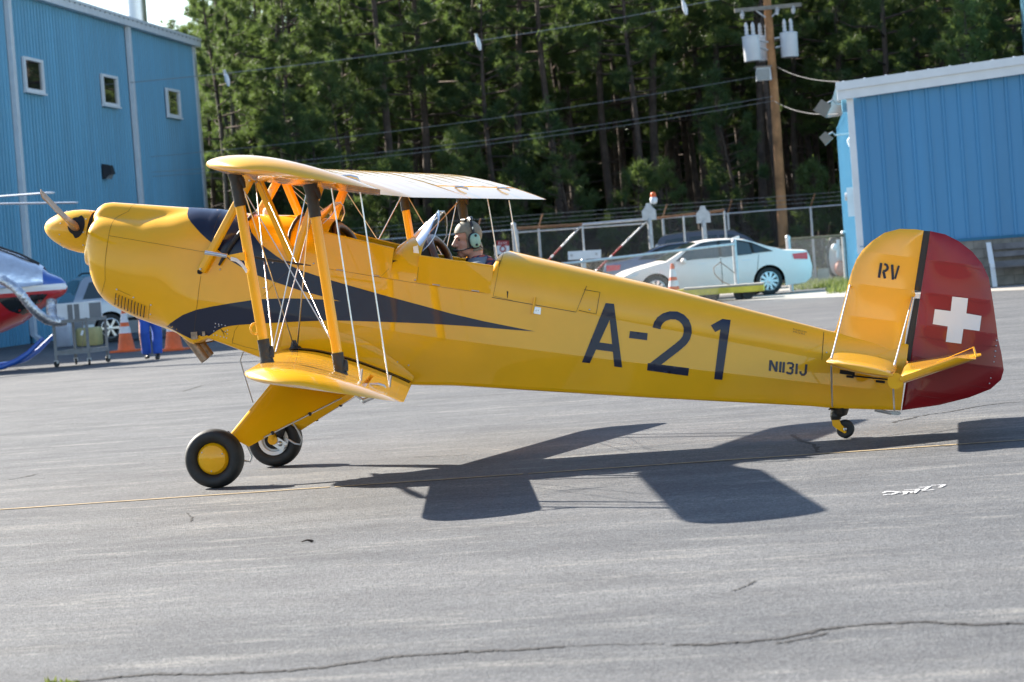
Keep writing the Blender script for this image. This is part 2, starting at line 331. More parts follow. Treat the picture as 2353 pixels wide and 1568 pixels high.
def cowl(a, N=64):
    ht, hb = i_(a, P_ctop), i_(a, P_cbot); fade = float(np.clip((-.5-a)/.4, 0, 1)); hs = ht-.088*fade*min(1, (ht-1.5)/.2)
    hc = (hs+hb)/2; w = i_(a, CW); ph = np.linspace(-math.pi/2, math.pi/2, N); c, s = np.abs(np.cos(ph))+1e-9, np.abs(np.sin(ph))+1e-9
    n = 2.7; r1 = ((c/w)**n+(s/((hs-hb)/2))**n)**(-1/n)
    n = 3.2; r2 = ((c/(.56*w))**n+(s/(ht-hc))**n)**(-1/n); r2 = np.where(ph > 0, r2, 0)
    r = (r1**34+r2**34)**(1/34)
    k = float(np.clip((a+.75)/.35, 0, 1)); k = k*k*(3-2*k)
    if k > 0:
        Q = np.array(facet(AF+1e-4)); Q = Q + np.array([0, 0]); qh = hb+(Q[:, 1]-Q[0, 1])*(ht-hb)/(Q[-1, 1]-Q[0, 1]); an = np.arctan2(qh-hc, Q[:, 0]); rr = np.hypot(qh-hc, Q[:, 0])
        an[0] = -math.pi/2; an[-1] = math.pi/2
        den = []; dr = []
        for i in range(len(Q)-1):
            for t in np.linspace(0, 1, 9)[:-1]:
                x = Q[i, 0]+(Q[i+1, 0]-Q[i, 0])*t; y = qh[i]+(qh[i+1]-qh[i])*t; den.append(math.atan2(y-hc, x)); dr.append(math.hypot(x, y-hc))
        den.append(math.pi/2); dr.append(ht-hc); r = (1-k)*r+k*np.interp(ph, den, dr)
    return [(float(ri*math.cos(p)), float(hc+ri*math.sin(p))) for ri, p in zip(r, ph)]
_sc = {}
def Wd(a, h):
    k = round(a*250); 
    if k not in _sc:
        L = cowl(max(k/250, -1.285)) if k/250 < AF else facet(min(k/250, 4.42)); A = np.array(L); hs = np.maximum.accumulate(A[:, 1]+np.arange(len(A))*1e-7); _sc[k] = (hs, A[:, 0])
    return float(np.interp(h, *_sc[k]))
def decal(name, polys, m, step=9., off=.004, mirror=False, parent=None, holes=()):
    """paint laid on the near flank: polygons of measured native pixels, mapped on to the fuselage skin"""
    V2, F = tri2d(polys, step, holes); V = []
    for u, v in V2:
        Y = -.3
        for _ in range(4):
            b = toB(atY(u/1.7408, v/1.7408, Y)); w = Wd(b[0], b[2]); Y = -w
        hm = (i_(b[0], P_cbot) if b[0] < AF else i_(b[0], P_bot))+(.042 if b[0] < AF+.05 else .022)
        if b[2] < hm: b[2] = hm; w = Wd(b[0], hm)
        e = .006; wa = (Wd(b[0]+e, b[2])-Wd(b[0]-e, b[2]))/(2*e); wh = (Wd(b[0], b[2]+e)-Wd(b[0], b[2]-e))/(2*e)
        wa = max(-3, min(3, wa)); wh = max(-4, min(4, wh)); n = np.array([-wa, -1., -wh], float); n = n/np.linalg.norm(n); V.append(W(*(np.array([b[0], -w, b[2]])+off*n)))
    o = mk(name, V, F, m, parent or plane, 60)
    if mirror: mk(name, [(x, -y, z) for x, y, z in V], [f[::-1] for f in F], m, parent or plane, 60)
    return o
def nat(k, pts): o = ZO[k]; return [(o[0]+x/o[2], o[1]+y/o[2]) for x, y in pts]

# ---- fuselage shell in separate facets so that the stringer lines stay crisp
mb = MB(); ST_ = np.r_[np.linspace(AF, 1.6, 22), np.linspace(1.7, 4.40, 28)]
def strips(mb, fn, sides=(-1, 1)):
    for s in sides:
        R = [[W(a, s*w, h) for w, h in fn(a)] for a in ST_]; mb.loft(R if s > 0 else [r[::-1] for r in R], False, False, False)
def sub(p, q, n): return [(p[0]+(q[0]-p[0])*t, p[1]+(q[1]-p[1])*t) for t in np.linspace(0, 1, n)]
def low(a): d = dims(a); return sub((d['wb'], d['hb']+.025), (d['wl'], d['hl']), 5)
def up(a): d = dims(a); return sub((d['wl'], d['hl']), (d['wu'], d['hu']), 5)
def cor(a): d = dims(a); return [(0, d['hb']-.004), (d['wb']*.5, d['hb']-.002), (d['wb']*.93, d['hb']), (d['wb']*.98, d['hb']+.006), (d['wb'], d['hb']+.025)]
for fn in (cor, low, up): strips(mb, fn)
fus = mb.build('fuselage', 'yellow', plane, 20)
def deck(name, A, ex, parent=None, inset=0., cap=()):
    mb = MB(); R = []
    for a in A:
        L = deck_pts(a, htop(min(max(a, A[0]+1e-4), A[-1])) if htop(a) is not None else 1.7, 14, ex); R.append([W(a, -w, h) for w, h in L]+[W(a, w, h) for w, h in L[::-1][1:]])
    mb.loft(R, 0 in cap, 1 in cap, False); return mb.build(name, 'yellow', parent or plane, 40)
deck('forward_deck', np.linspace(AF, .435, 14), 2.3)
deck('cockpit_hump', np.linspace(.905, 1.095, 10), 2.4)
deck('turtle_deck', np.r_[1.585, 1.592, 1.60, 1.61, 1.625, np.linspace(1.65, 4.40, 26)], 2.7)
for a0, a1, nm in ((.425, .912, 'cockpit_door'), (1.09, 1.60, 'cockpit_door')):
    for s in (-1, 1):
        mb = MB(); A = np.linspace(a0, a1, 8)
        O = [[W(a, s*(dims(a)['wu']-.022*t+.003), dims(a)['hu']+(i_(a, SILL)-dims(a)['hu'])*t) for t in np.linspace(0, 1, 5)] for a in A]
        I = [[W(a, s*(dims(a)['wu']-.022*t-.012), dims(a)['hu']+(i_(a, SILL)-dims(a)['hu'])*t) for t in np.linspace(0, 1, 5)] for a in A]
        mb.loft([o+i[::-1] for o, i in zip(O, I)]); d = mb.build(nm, 'yellow', plane, 30)
        mb = MB(); mb.path([W(a, s*(dims(a)['wu']-.027), i_(a, SILL)+.004) for a in A], .009, 8); mb.build('sill_tube', 'yellow', d, 60)
        for a in (a0+.14, a1-.1): mb = MB(); p = W(a, s*(dims(a)['wu']+.004), dims(a)['hu']+.004); mb.tube(p-np.array([.025, 0, -.005]), p+np.array([.025, 0, -.005]), .0045); mb.build('hinge', 'steel', d, 60)
mb = MB(); T = []
for a in (.3, .6, 1.0, 1.4, 1.72): T.append([W(a, -.335, 1.62 if .42 < a < 1.6 else 1.5), W(a, -.34, 1.0), W(a, .34, 1.0), W(a, .335, 1.62 if .42 < a < 1.6 else 1.5)])
mb.loft(T, False, False, False); 
mb.add([W(.30, -.33, .98), W(.30, .33, .98), W(.36, .30, 1.70), W(.36, -.30, 1.70)], [[0, 1, 2, 3]]); mb.add([W(1.0, -.33, .98), W(1.0, .33, .98), W(1.06, .30, 1.72), W(1.06, -.30, 1.72)], [[0, 1, 2, 3]]); mb.add([W(1.64, -.32, .98), W(1.64, .32, .98), W(1.63, .30, 1.70), W(1.63, -.30, 1.70)], [[0, 1, 2, 3]])
mb.build('cockpit_tub', 'dark', plane)
for a in (.86, 1.52):
    mb = MB(); mb.box(W(a, 0, 1.33), (.06, .44, .56), np.array([[CT, 0, ST], [0, 1, 0], [-ST, 0, CT]])); mb.box(W(a-.2, 0, 1.08), (.42, .44, .06)); mb.build('seat', 'leather', plane, 40)
for A0, A1, w0, hh in ((1.10, 1.13, .27, 1.79), (.44, .47, .26, 1.80)):     # padded leather cockpit rims
    mb = MB(); pts = []
    for t in np.linspace(0, math.pi, 22): pts.append(W(A0+(.10)*(1-math.sin(t)), -w0*math.cos(t), (hh-.17)+.17*math.sin(t)**.7))
    mb.path(pts, .027, 10); mb.build('cockpit_rim', 'leather', plane, 60)

# ---- cowling
CA = np.r_[-1.284, -1.279, -1.272, -1.262, -1.25, -1.235, -1.215, -1.19, -1.16, -1.12, np.linspace(-1.06, AF, 20)]
mb = MB(); R = []
for a in CA:
    L = cowl(a); R.append([W(a, -w, h) for w, h in L]+[W(a, w, h) for w, h in L[::-1]])
mb.loft(R, False, False, True); cow = mb.build('cowling', 'yellow', plane, 55)
L = cowl(-1.284); mb = MB(); r0 = [W(-1.284, -w, h) for w, h in L]+[W(-1.284, w, h) for w, h in L[::-1]]; c0 = W(-1.262, 0, 1.47)
mb.loft([r0, [c0+(p-W(-1.284, 0, 1.47))*.8 for p in r0]], False, True); mb.build('nose_intake', 'whitepaint', cow, 40)
for i in range(10):
    t = i/9; x0, y0 = 990+360*t, 1235+155*t; P = [(x0+4*math.sin(q*3)-6*q*0-14*q+10*math.sin(q*math.pi)*-.6, y0+157*q) for q in np.linspace(0, 1, 6)]
    decal('louvre_slot', [nat(1, stroke(P, 15))], 'dark', 6, .003, parent=cow)
    decal('louvre_lip', [nat(1, stroke([(x+13, y-1) for x, y in P], 9))], 'yellow', 6, .009, parent=cow)
def seams(name, L, w=3.0, parent=None, m='seam', zk=1):
    for P in L: decal(name, [nat(P[0], stroke(P[1], w))], m, 14, .0035, parent=parent)
seams('panel_seam', [(1, [(1222, 116), (1180, 150), (1140, 212), (1060, 248), (975, 300), (935, 360), (905, 450), (880, 600), (855, 780), (848, 920), (851, 1070), (830, 1150), (815, 1210), (805, 1290)]),
    (1, [(898, 514), (1200, 565), (1500, 615), (1800, 668), (2100, 718)]), (1, [(2340, 200), (2260, 290), (2220, 420), (2195, 520), (2175, 670)]),
    (2, [(325, 640), (300, 820), (275, 1030), (250, 1250), (240, 1380)]), (1, [(1412, 1375), (1400, 1450), (1392, 1560)]), (1, [(1010, 1190), (1170, 1262)])], 3.4, cow)
seams('panel_seam', [(2, [(1470, 540), (1270, 715), (1100, 895)]), (2, [(800, 1258), (750, 1330), (720, 1480)]), (2, [(720, 1480), (880, 1530), (1040, 1568)]),
    (4, [(912, 495), (880, 600), (800, 710), (690, 820)]), (4, [(1190, 565), (1172, 700), (1152, 880)]), (4, [(20, 705), (300, 750), (700, 818), (1200, 897), (1500, 945), (2000, 1013)]), (4, [(2250, 480), (2180, 700), (2110, 1050)]), (4, [(2110, 1050), (2352, 1105)]),
    (8, [(350, 118), (790, 195), (845, 60)]), (8, [(832, 78), (915, 92), (895, 205), (806, 186)]), (8, [(2085, 300), (2075, 445)]), (8, [(2120, 475), (2124, 600)]), (5, [(100, 0), (92, 90)])], 3.0, fus)
decal('strut_slot', [nat(2, [(356, 480), (310, 530), (280, 580), (284, 612), (318, 622), (345, 605), (335, 560)])], 'dark', 8, .004)
# rivets along the wing fillet
mb = MB()
for x, y in [(640, 122), (770, 62), (925, 50), (1078, 64), (1210, 80), (1495, 137), (1622, 163), (1757, 197), (1888, 230), (2028, 270), (2160, 310), (2300, 352)]:
    b = bz(5, x, y, -.385); w = Wd(b[0], b[2]); mb.sphere(W(b[0], -w-.002, b[2]), .006, 8, 5)
for k, x, y in [(1, 968, 1188), (1, 1182, 1290), (1, 1398, 1385), (1, 945, 1305), (1, 1370, 1503), (1, 2283, 937), (2, 560, 560), (2, 1115, 790), (2, 1222, 475), (2, 1738, 485), (4, 1132, 848), (4, 980, 387), (8, 852, 184), (8, 2090, 416)]:
    b = bz(k, x, y, -.36); w = Wd(b[0], b[2]); mb.sphere(W(b[0], -w-.002, b[2]), .0065, 8, 5)
mb.build('fastener', 'steel', fus, 60)
# ---- painted flash and lettering
FL = nat(1, [(1897, 162), (1880, 240), (1890, 290), (1930, 350), (2000, 430), (2060, 495), (2120, 550), (2200, 612)])+nat(2, [(545, 318), (620, 385), (700, 450), (830, 528), (910, 570), (1030, 632), (1250, 715), (1560, 820), (1870, 903), (2083, 961), (1870, 938), (1600, 926), (1400, 922), (1100, 932), (960, 946), (700, 985), (450, 1028), (270, 1066), (100, 1130), (0, 1195)]) \
    + [(680, 1295), (667, 1310), (662, 1322), (702, 1337), (737, 1353), (773, 1368), (800, 1357)]+nat(2, [(400, 1417), (460, 1372), (520, 1330), (600, 1288), (700, 1266), (800, 1255), (1000, 1241), (1220, 1230), (1560, 1212), (1900, 1200), (2020, 1199)])+nat(4, [(850, 1378), (1300, 1396), (1800, 1427), (2352, 1473)])+[(2141, 1326.5)] \
    + nat(4, [(2352, 1438), (2000, 1368), (1600, 1275), (1200, 1165), (800, 1058), (400, 945), (60, 848)])+nat(2, [(1820, 652), (1600, 580), (1450, 512), (1270, 390), (1060, 232), (960, 95)])+nat(3, [(640, 1010), (605, 930), (595, 860), (600, 797), (450, 776), (330, 758)])+nat(1, [(2352, 187), (2200, 180)])
decal('navy_flash', [FL], 'navy', 9, .003, mirror=True)
def letters(name, k, polys, m='navy', step=9): decal(name, [nat(k, p) for p in polys], m, step, .004)
letters('letter', 8, [[(945, 148), (988, 152), (1031, 484), (990, 479), (966, 235), (862, 461), (821, 457)], [(903, 352), (990, 364), (994, 404), (888, 390)]])
letters('hyphen', 8, [[(1072, 294), (1164, 305), (1161, 342), (1067, 330)]])
letters('numeral', 8, [stroke([(1211, 280), (1216, 258), (1230, 237), (1252, 221), (1282, 212), (1315, 213), (1342, 226), (1362, 247), (1373, 273), (1374, 302), (1366, 330), (1350, 352), (1320, 378), (1255, 428), (1185, 482)], 42), [(1166, 461), (1381, 488), (1375, 528), (1161, 499)]])
letters('numeral', 8, [[(1555, 231), (1598, 237), (1554, 549), (1512, 545), (1545, 285), (1517, 299), (1495, 264)]])
S8 = lambda P, w=12: stroke(P, w)
for nm, P in (('letter', [S8([(1807, 446), (1803, 502)]), S8([(1840, 453), (1836, 507)]), S8([(1808, 448), (1835, 505)], 11)]), ('numeral', [S8([(1860, 454), (1856, 509)])]), ('numeral', [S8([(1877, 456), (1873, 512)])]),
              ('numeral', [S8([(1894, 466), (1901, 461), (1919, 463), (1925, 470), (1923, 482), (1916, 487), (1905, 486)], 11), S8([(1905, 487), (1916, 489), (1922, 496), (1920, 511), (1913, 517), (1897, 514), (1890, 508)], 11)]), ('numeral', [S8([(1945, 464), (1941, 519)])]), ('letter', [S8([(1994, 468), (1990, 512), (1983, 522), (1971, 522), (1963, 514), (1964, 504)])])):
    letters(nm, 8, P, 'navy', 5)
for r in range(2):
    for i in range(9 if r == 0 else 8):
        x, y = 1924+8*i, 281+2*i+r*12; q = [[(0, 3), (3, 0), (5, 4), (3, 8)], [(0, 8), (3, 0), (5, 8)], [(5, 0), (1, 2), (4, 5), (0, 8)], [(2, 0), (2, 8)]][(i*3+r) % 4]; letters('small_lettering', 8, [S8([(x+a, y+b) for a, b in q], 1.6)], 'navy', 4)
letters('data_plate', 8, [[(572, 166), (607, 172), (604, 208), (568, 202)]], 'alu', 9); gh = []
for x_, y_ in ((577, 118), (570, 160), (562, 203)):
    Yc = -.3
    for _ in range(5): b = bz(8, x_, y_, Yc); Yc = -Wd(b[0], b[2])
    gh.append(W(b[0], Yc-.014, b[2]))
mb = MB(); mb.path(gh, .0085, 10); mb.build('grab_handle', 'yellow', plane, 60)
for i in range(3): letters('plate_mark', 8, [S8([(577+8*i, 182+i), (576+8*i, 191+i)], 3)], 'dark', 4)

# ---- spinner and propeller
sb, ax = W(-1.29, 0, 1.558), W(-1, 0, .0)-W(0, 0, 0); mb = MB()
pr = [(0, .152), (.03, .153), (.09, .150), (.15, .140), (.21, .122), (.27, .094), (.31, .066), (.335, .04), (.347, .016), (.35, .001)]
mb.lathe(pr, sb, ax, 40); spn = mb.build('spinner', 'yellow', plane, 40)
mb = MB(); mb.lathe([(-.035, .13), (-.012, .146), (.0, .146)], sb, ax, 32); mb.build('spinner_backplate', 'dark', plane, 40)
mb = MB()
for t in np.linspace(0, 2*math.pi, 10, endpoint=False): mb.sphere(sb+ax*.022+W(0, .153*math.cos(t), .153*math.sin(t)), .006, 6, 5); mb.sphere(sb+ax*.2+W(0, .127*math.cos(t+.3), .127*math.sin(t+.3)), .005, 6, 5)
mb.build('spinner_screw', 'steel', spn, 60)
bd = W(0, -.965, .262); bd /= np.linalg.norm(bd); pc = sb+ax*.10
for s in (1, -1):
    mb = MB(); R = []; d = bd*s; td = np.cross(ax, d)
    for t, ch, th, tw in ((.10, .085, .075, 62), (.2, .13, .05, 56), (.35, .18, .034, 50), (.55, .19, .024, 44), (.75, .165, .017, 40), (.88, .12, .012, 38), (.95, .065, .009, 18), (.975, .02, .006, 18)):
        e1 = td*math.cos(rad(tw))+ax*math.sin(rad(tw))*s; e2 = np.cross(d, e1); R.append([pc+d*t+e1*ch/2*math.cos(q)+e2*th/2*math.sin(q) for q in np.linspace(0, 2*math.pi, 16, endpoint=False)])
    mb.loft(R); mb.build('propeller_blade', 'wood', plane, 50)
    mb = MB(); e1 = td; rim = []
    q = np.linspace(0, 2*math.pi, 24, endpoint=False)
    for k in q:
        p = pc+ax*(.062*math.cos(k)-.02)+td*.085*math.sin(k)*(1.0 if math.cos(k) < 0 else .75); tt = (p-sb)@ax; rr = float(np.interp(tt, [x[0] for x in pr], [x[1] for x in pr]))+.0015
        lat = (p-sb)@td; rim.append(sb+ax*tt+td*lat+d*math.sqrt(max(1e-6, rr*rr-lat*lat)))
    rr_ = []
    for g in (1., .7, .4, .1):
        row = []
        for k in q:
            p = pc+ax*(.062*g*math.cos(k)-.02)+td*.085*g*math.sin(k)*(1.0 if math.cos(k) < 0 else .75); tt = (p-sb)@ax; rr = float(np.interp(tt, [x[0] for x in pr], [x[1] for x in pr]))+.003; lat = (p-sb)@td; row.append(sb+ax*tt+td*lat+d*math.sqrt(max(1e-6, rr*rr-lat*lat)))
        rr_.append(row)
    mb.loft(rr_, False, True); mb.build('blade_opening', 'dark', spn, 60)

# ---- wings
def af(c, t, m=.035, p=.4):
    yt = 5*t*(.2969*math.sqrt(c)-.126*c-.3516*c*c+.2843*c**3-.1036*c**4); yc = m/p**2*(2*p*c-c*c) if c < p else m/(1-p)**2*((1-2*p)+2*p*c-c*c); return yc+yt, yc-yt
UP = dict(le=(-.33, .2), te=(.71, .2), hl=(2.075, .0225), ht=(2.03, .0252), t=.112, y0=0., y1=3.60, ail=(1.7, 3.34))
LO = dict(le=(.13, .17), te=(1.08, .17), hl=(.889, .0257), ht=(.8025, .0387), t=.112, y0=.30, y1=3.66, ail=(1.7, 3.42))
def wsec(w, y):
    le, te = w['le'][0]+w['le'][1]*y, w['te'][0]+w['te'][1]*y; tt = w['t']; tip = w['y1']-.42; sc = 1.
    if y > tip: t = min(1, (y-tip)/.42); le += .30*(1-math.sqrt(max(0, 1-t*t))); sc = math.sqrt(max(0, 1-t**7))
    tc = w['y1']-.26
    if y > tc: t = min(1, (y-tc)/.26); te -= .50*(1-math.sqrt(max(0, 1-t*t)))
    if w is UP and y < .55: te -= .16*(1-(y/.55)**2)
    return le, te, w['hl'][0]+w['hl'][1]*y, w['ht'][0]+w['ht'][1]*y, tt, sc
def wpt(w, y, c, top, sag=0.):
    le, te, hl, ht, t, sc = wsec(w, y); full = w['te'][0]-w['le'][0]; ch = te-le; c0 = c
    if y <= w['y1']-.42 and not (w is UP and y < .55): full = ch
    a_, b_ = af(min(1, c0), t); mid = (a_+b_)/2; hh = (mid+((a_-mid) if top else (b_-mid))*sc)*ch*(1 if ch > .3 else 1); le0 = w['le'][0]+w['le'][1]*y; ff = (le+c0*ch-le0)/(w['te'][0]-w['le'][0])
    rs = -sag*math.sin(min(1, c0*1.15)*math.pi)**.5 if 0 < c0 < .87 else 0
    return (le+c0*ch, y, hl+(ht-hl)*ff+hh+(rs if top else -rs*.5))
def ys(w):
    L = []; n = 13; yy = np.linspace(w['y0'], w['y1']-.34, n)
    for i in range(n-1):
        for t in (0, .25, .5, .75): L.append((yy[i]+(yy[i+1]-yy[i])*t, .0045*math.sin(math.pi*t)**.7 if t else 0))
    L += [(y, 0) for y in np.r_[np.linspace(w['y1']-.34, w['y1']-.1, 7), w['y1']-.06, w['y1']-.03, w['y1']-.012, w['y1']-.002]]; return L
CC = (1-np.cos(np.linspace(0, math.pi*.93, 22)))/2; CC = CC/CC[-1]
def wing(w, s, name, lab):
    mb = MB(); Y = ys(w); a0, a1 = w['ail']; out = []
    for y, sg in Y: 
        out.append((y, sg, .728 if a0 < y < a1 else 1.))
    rows = []
    for i, (y, sg, cm) in enumerate(out):
        if i and out[i-1][2] != cm:
            yb = a0 if cm < 1 else a1; rows.append((yb, 0, out[i-1][2])); rows.append((yb+1e-4, 0, cm))
        rows.append((y, sg, cm))
    R = []
    for y, sg, cm in rows:
        T = [wpt(w, y, c*cm, True, sg) for c in CC[::-1]]; B = [wpt(w, y, c*cm, False, sg) for c in CC[1:]]; R.append([W(p[0], s*p[1], p[2]) for p in T+B])
    if s < 0: R = [r[::-1] for r in R]
    mb.loft(R, True, True, True); o = mb.build(name, 'fabric', plane, 50)
    if lab: o['label'] = lab
    mb = MB(); R = []
    for y in np.linspace(a0+.012, a1-.012, 26):
        k = (y-w['y0'])/((w['y1']-.34-w['y0'])/12); sg = .002*abs(math.sin(k*math.pi))
        cs = [.757, .763, .78, .83, .9, .96, 1.0]; T = [wpt(w, y, c, True, sg) for c in cs[::-1]]; B = [wpt(w, y, c, False, 0) for c in cs[:-1]]; m_ = [(.742, )]; p0 = wpt(w, y, .752, True); q0 = wpt(w, y, .752, False); mid = ((p0[0]+q0[0])/2, y, (p0[2]+q0[2])/2)
        R.append([W(p[0], s*p[1], p[2]) for p in T+[mid]+B])
    if s < 0: R = [r[::-1] for r in R]
    mb.loft(R); a = mb.build('aileron', 'fabric', o, 45)
    for y in ((a1-.45,) if w is LO else (a0+.3, a1-.45)):
        mb = MB(); p = wpt(w, y, .80, True); q = wpt(w, y, .86, True); mb.path([W(p[0]-.03, s*y, p[2]+.008), W(p[0]+.02, s*y, p[2]+.014), W(q[0], s*y, q[2]+.022), W(q[0]+.012, s*y, q[2]+.012)], [.006, .009, .008, .005], 8); mb.build('aileron_bracket', 'alu', o, 60)
    mb = MB()
    if w is LO:
        p = wpt(w, 2.95, .70, False); q = wpt(w, 2.95, .83, False); k = W(p[0]+.04, s*2.95, p[2]-.05); mb.tube(W(p[0]-.05, s*2.95, p[2]), k, .009); mb.tube(k, W(q[0], s*2.95, q[2]), .014); mb.sphere(k, .017, 8, 6)
    if mb.V: mb.build('aileron_pushrod', 'alu', o, 60)
    return o
for s in (-1, 1):
    wing(UP, s, 'upper_wing', None); lw = wing(LO, s, 'lower_wing', None)
    mb = MB(); A = []
    for y in (.37, .50, .64): A.append([W(*(np.array(wpt(LO, y, c, True))*[1, s, 1]+[0, 0, .004])) for c in np.linspace(.10, .985, 26)])
    mb.loft(A if s > 0 else A[::-1], False, False, False); mb.build('wing_walk', 'black', lw, 60)
    mb = MB(); A = []                                       # root fillet
    for t in np.linspace(0, 1, 6):
        row = []
        for c in np.linspace(.02, .995, 24):
            p = wpt(LO, .44, min(c, 1), True); a = p[0]+(c-1 if c > 1 else 0); wf = Wd(a, p[2]+.14)+.004; k = (1-math.cos(t*math.pi/2)); fh = .14*(1-max(0, min(1, (c-.55)/.53))**1.5)+.002; row.append(W(a, s*(wf+(.46-wf)*k*(1-.75*max(0, (c-.7)/.4))), p[2]+.006+fh*(1-math.sin(t*math.pi/2))-(.03*(c-1)/.1 if c > 1 else 0)))
        A.append(row)
    mb.loft(A if s > 0 else A[::-1], False, False, False); mb.build('wing_fillet', 'yellow', lw, 60)
# ---- interplane struts, cabane, wires
def fl(p, s): return np.array([p[0], p[1]*s, p[2]])
YS = -2.63
FT, RT, FB, RB = bz(3, 440, 318, YS), bz(3, 1385, 452, YS), bz(5, 525, 300, YS), bz(5, 1452, 470, YS)
CF, CR2, CM = bz(3, 640, 350, -.40), bz(3, 1500, 470, -.40), bz(3, 1170, 1385, -.385); C0 = bz(3, 15, 1520, -.37); CF2 = bz(3, 725, 365, -.40)
ROOT = bz(5, 870, 130, -.47)
EA = W(1, 0, 0)
for s in (1, -1):
    for T, B in ((FT, FB), (RT, RB)):
        t, b = W(*fl(T, s)), W(*fl(B, s)); mb = MB(); mb.strut(t, b, .062, .030, EA); st = mb.build('interplane_strut', 'yellow', plane, 60)
        for p, q, L in ((t, b, .20), (b, t, .145)):
            mb = MB(); d = (q-p)/np.linalg.norm(q-p); rings = []
            e = EA-d*(EA@d); e /= np.linalg.norm(e); f_ = np.cross(d, e)
            for k in np.linspace(0, 1, 9): g = 1.12+.5*max(0, .3-k)/.3*.55+.03*math.sin(k*21); rings.append([p+d*(k*L-.012)+e*.033*g*math.cos(x)+f_*.0175*g*math.sin(x) for x in np.linspace(0, 2*math.pi, 14, endpoint=False)])
            mb.loft(rings)
            mb.path([p+d*.02+e*.03, p+d*.055+e*.04, p+d*.085+e*.045], [.02, .016, .008], 8); mb.build('strut_sleeve', 'sleeve', st, 60)
    for p, q in ((CF, C0), (CF2, CM), (CR2, CM)):
        mb = MB(); mb.strut(W(*fl(p, s)), W(*fl(q, s)), .062, .028, EA); mb.build('cabane_strut', 'yellow', plane, 60)
    for p in (C0, CM, CF, CF2): mb = MB(); mb.sphere(W(*fl(p+np.array([0, -.022, .012 if p is C0 or p is CM else -.02]), s)), .009, 8, 6); mb.build('cabane_bolt', 'steel', plane, 60)
    f = lambda p: W(*fl(p, s))
    wires = [(FT+[.03, 0, -.04], RB+[0, 0, .09], .0045), (RT+[-.02, 0, -.05], FB+[.03, 0, .08], .0045), (CF+[.03, 0, 0], FB+[.03, .03, .05], .005), (CR2, FB+[.04, .03, .06], .0045), (ROOT, FT+[.03, .03, -.03], .0055), (ROOT+[.02, 0, 0], RT+[0, .03, -.05], .006), (CF+[.05, 0, 0], RB+[-.02, .04, .08], .003)]
    for p, q, r in wires:
        mb = MB(); P, Q = f(np.array(p)), f(np.array(q)); r = r*.8; mb.strut(P, Q, r*2.0, r*1.1, EA, 8); d = (Q-P)/np.linalg.norm(Q-P); mb.tube(P, P+d*.09, r*.9); mb.tube(Q-d*.09, Q, r*.9); mb.build('bracing_wire', 'steel', plane, 60)
    for (ax0, ay0, ab0, bb0) in ((3, (1650, 480), 5, (1702, 545)), (3, (2010, 532), 5, (2062, 625))):
        P, Q = bz(3, *ay0, -2.85), bz(5, *bb0, -2.9); mb = MB(); mb.strut(f(P), f(Q), .0085, .0065, EA, 8); mb.tube(f(Q), f(Q+[0, 0, .07]), .007); mb.build('aileron_link', 'steel', plane, 60)
    mb = MB(); mb.sphere(f(ROOT+[0.01, 0, -.02]), (.05, .035, .04), 10, 8); mb.path([f(ROOT+[.0, 0, 0]), f(ROOT+[-.01, -.0, .05])], [.03, .014], 8); mb.build('wire_boot', 'sleeve', plane, 60)
# spreader bar between the wires, pitot on the near strut, tie-down ring
mb = MB(); mb.path([atY(*zp(2, 990, 405), -1.5), atY(*zp(2, 1130, 432), -1.5), atY(*zp(2, 1520, 485), -1.5), atY(*zp(2, 1705, 510), -1.5)], [.008, .008, .008, .003], 8); mb.build('wire_spreader', 'black', plane, 60)
mb = MB(); p, q = atY(*zp(2, 378, 347), -2.66), atY(*zp(2, 655, 390), -2.66); mb.tube(p, q, .012, .012, 12); pt = mb.build('pitot_tube', 'steel', plane, 60)
mb = MB(); P = [atY(*zp(2, *x), -2.655) for x in ((645, 385), (870, 340), (885, 450), (690, 432))]; mb.prism(P, (0, .012, 0)); mb.build('pitot_bracket', 'yellow', plane)
for dy in (0, 22):
    mb = MB(); mb.path([atY(*zp(2, x, y+dy), -2.66) for x, y in ((700, 412), (770, 430), (830, 475), (875, 530), (900, 575))], .0065, 8); mb.build('pitot_line', 'whitepaint', plane, 60)
mb = MB(); cc = atY(*zp(2, 1003, 1302), YS); mb.path([cc+np.array([.028*math.cos(t), 0, .032*math.sin(t)]) for t in np.linspace(1.2, 5.2, 14)], .006, 8); mb.build('tie_down_ring', 'yellow', plane, 60)
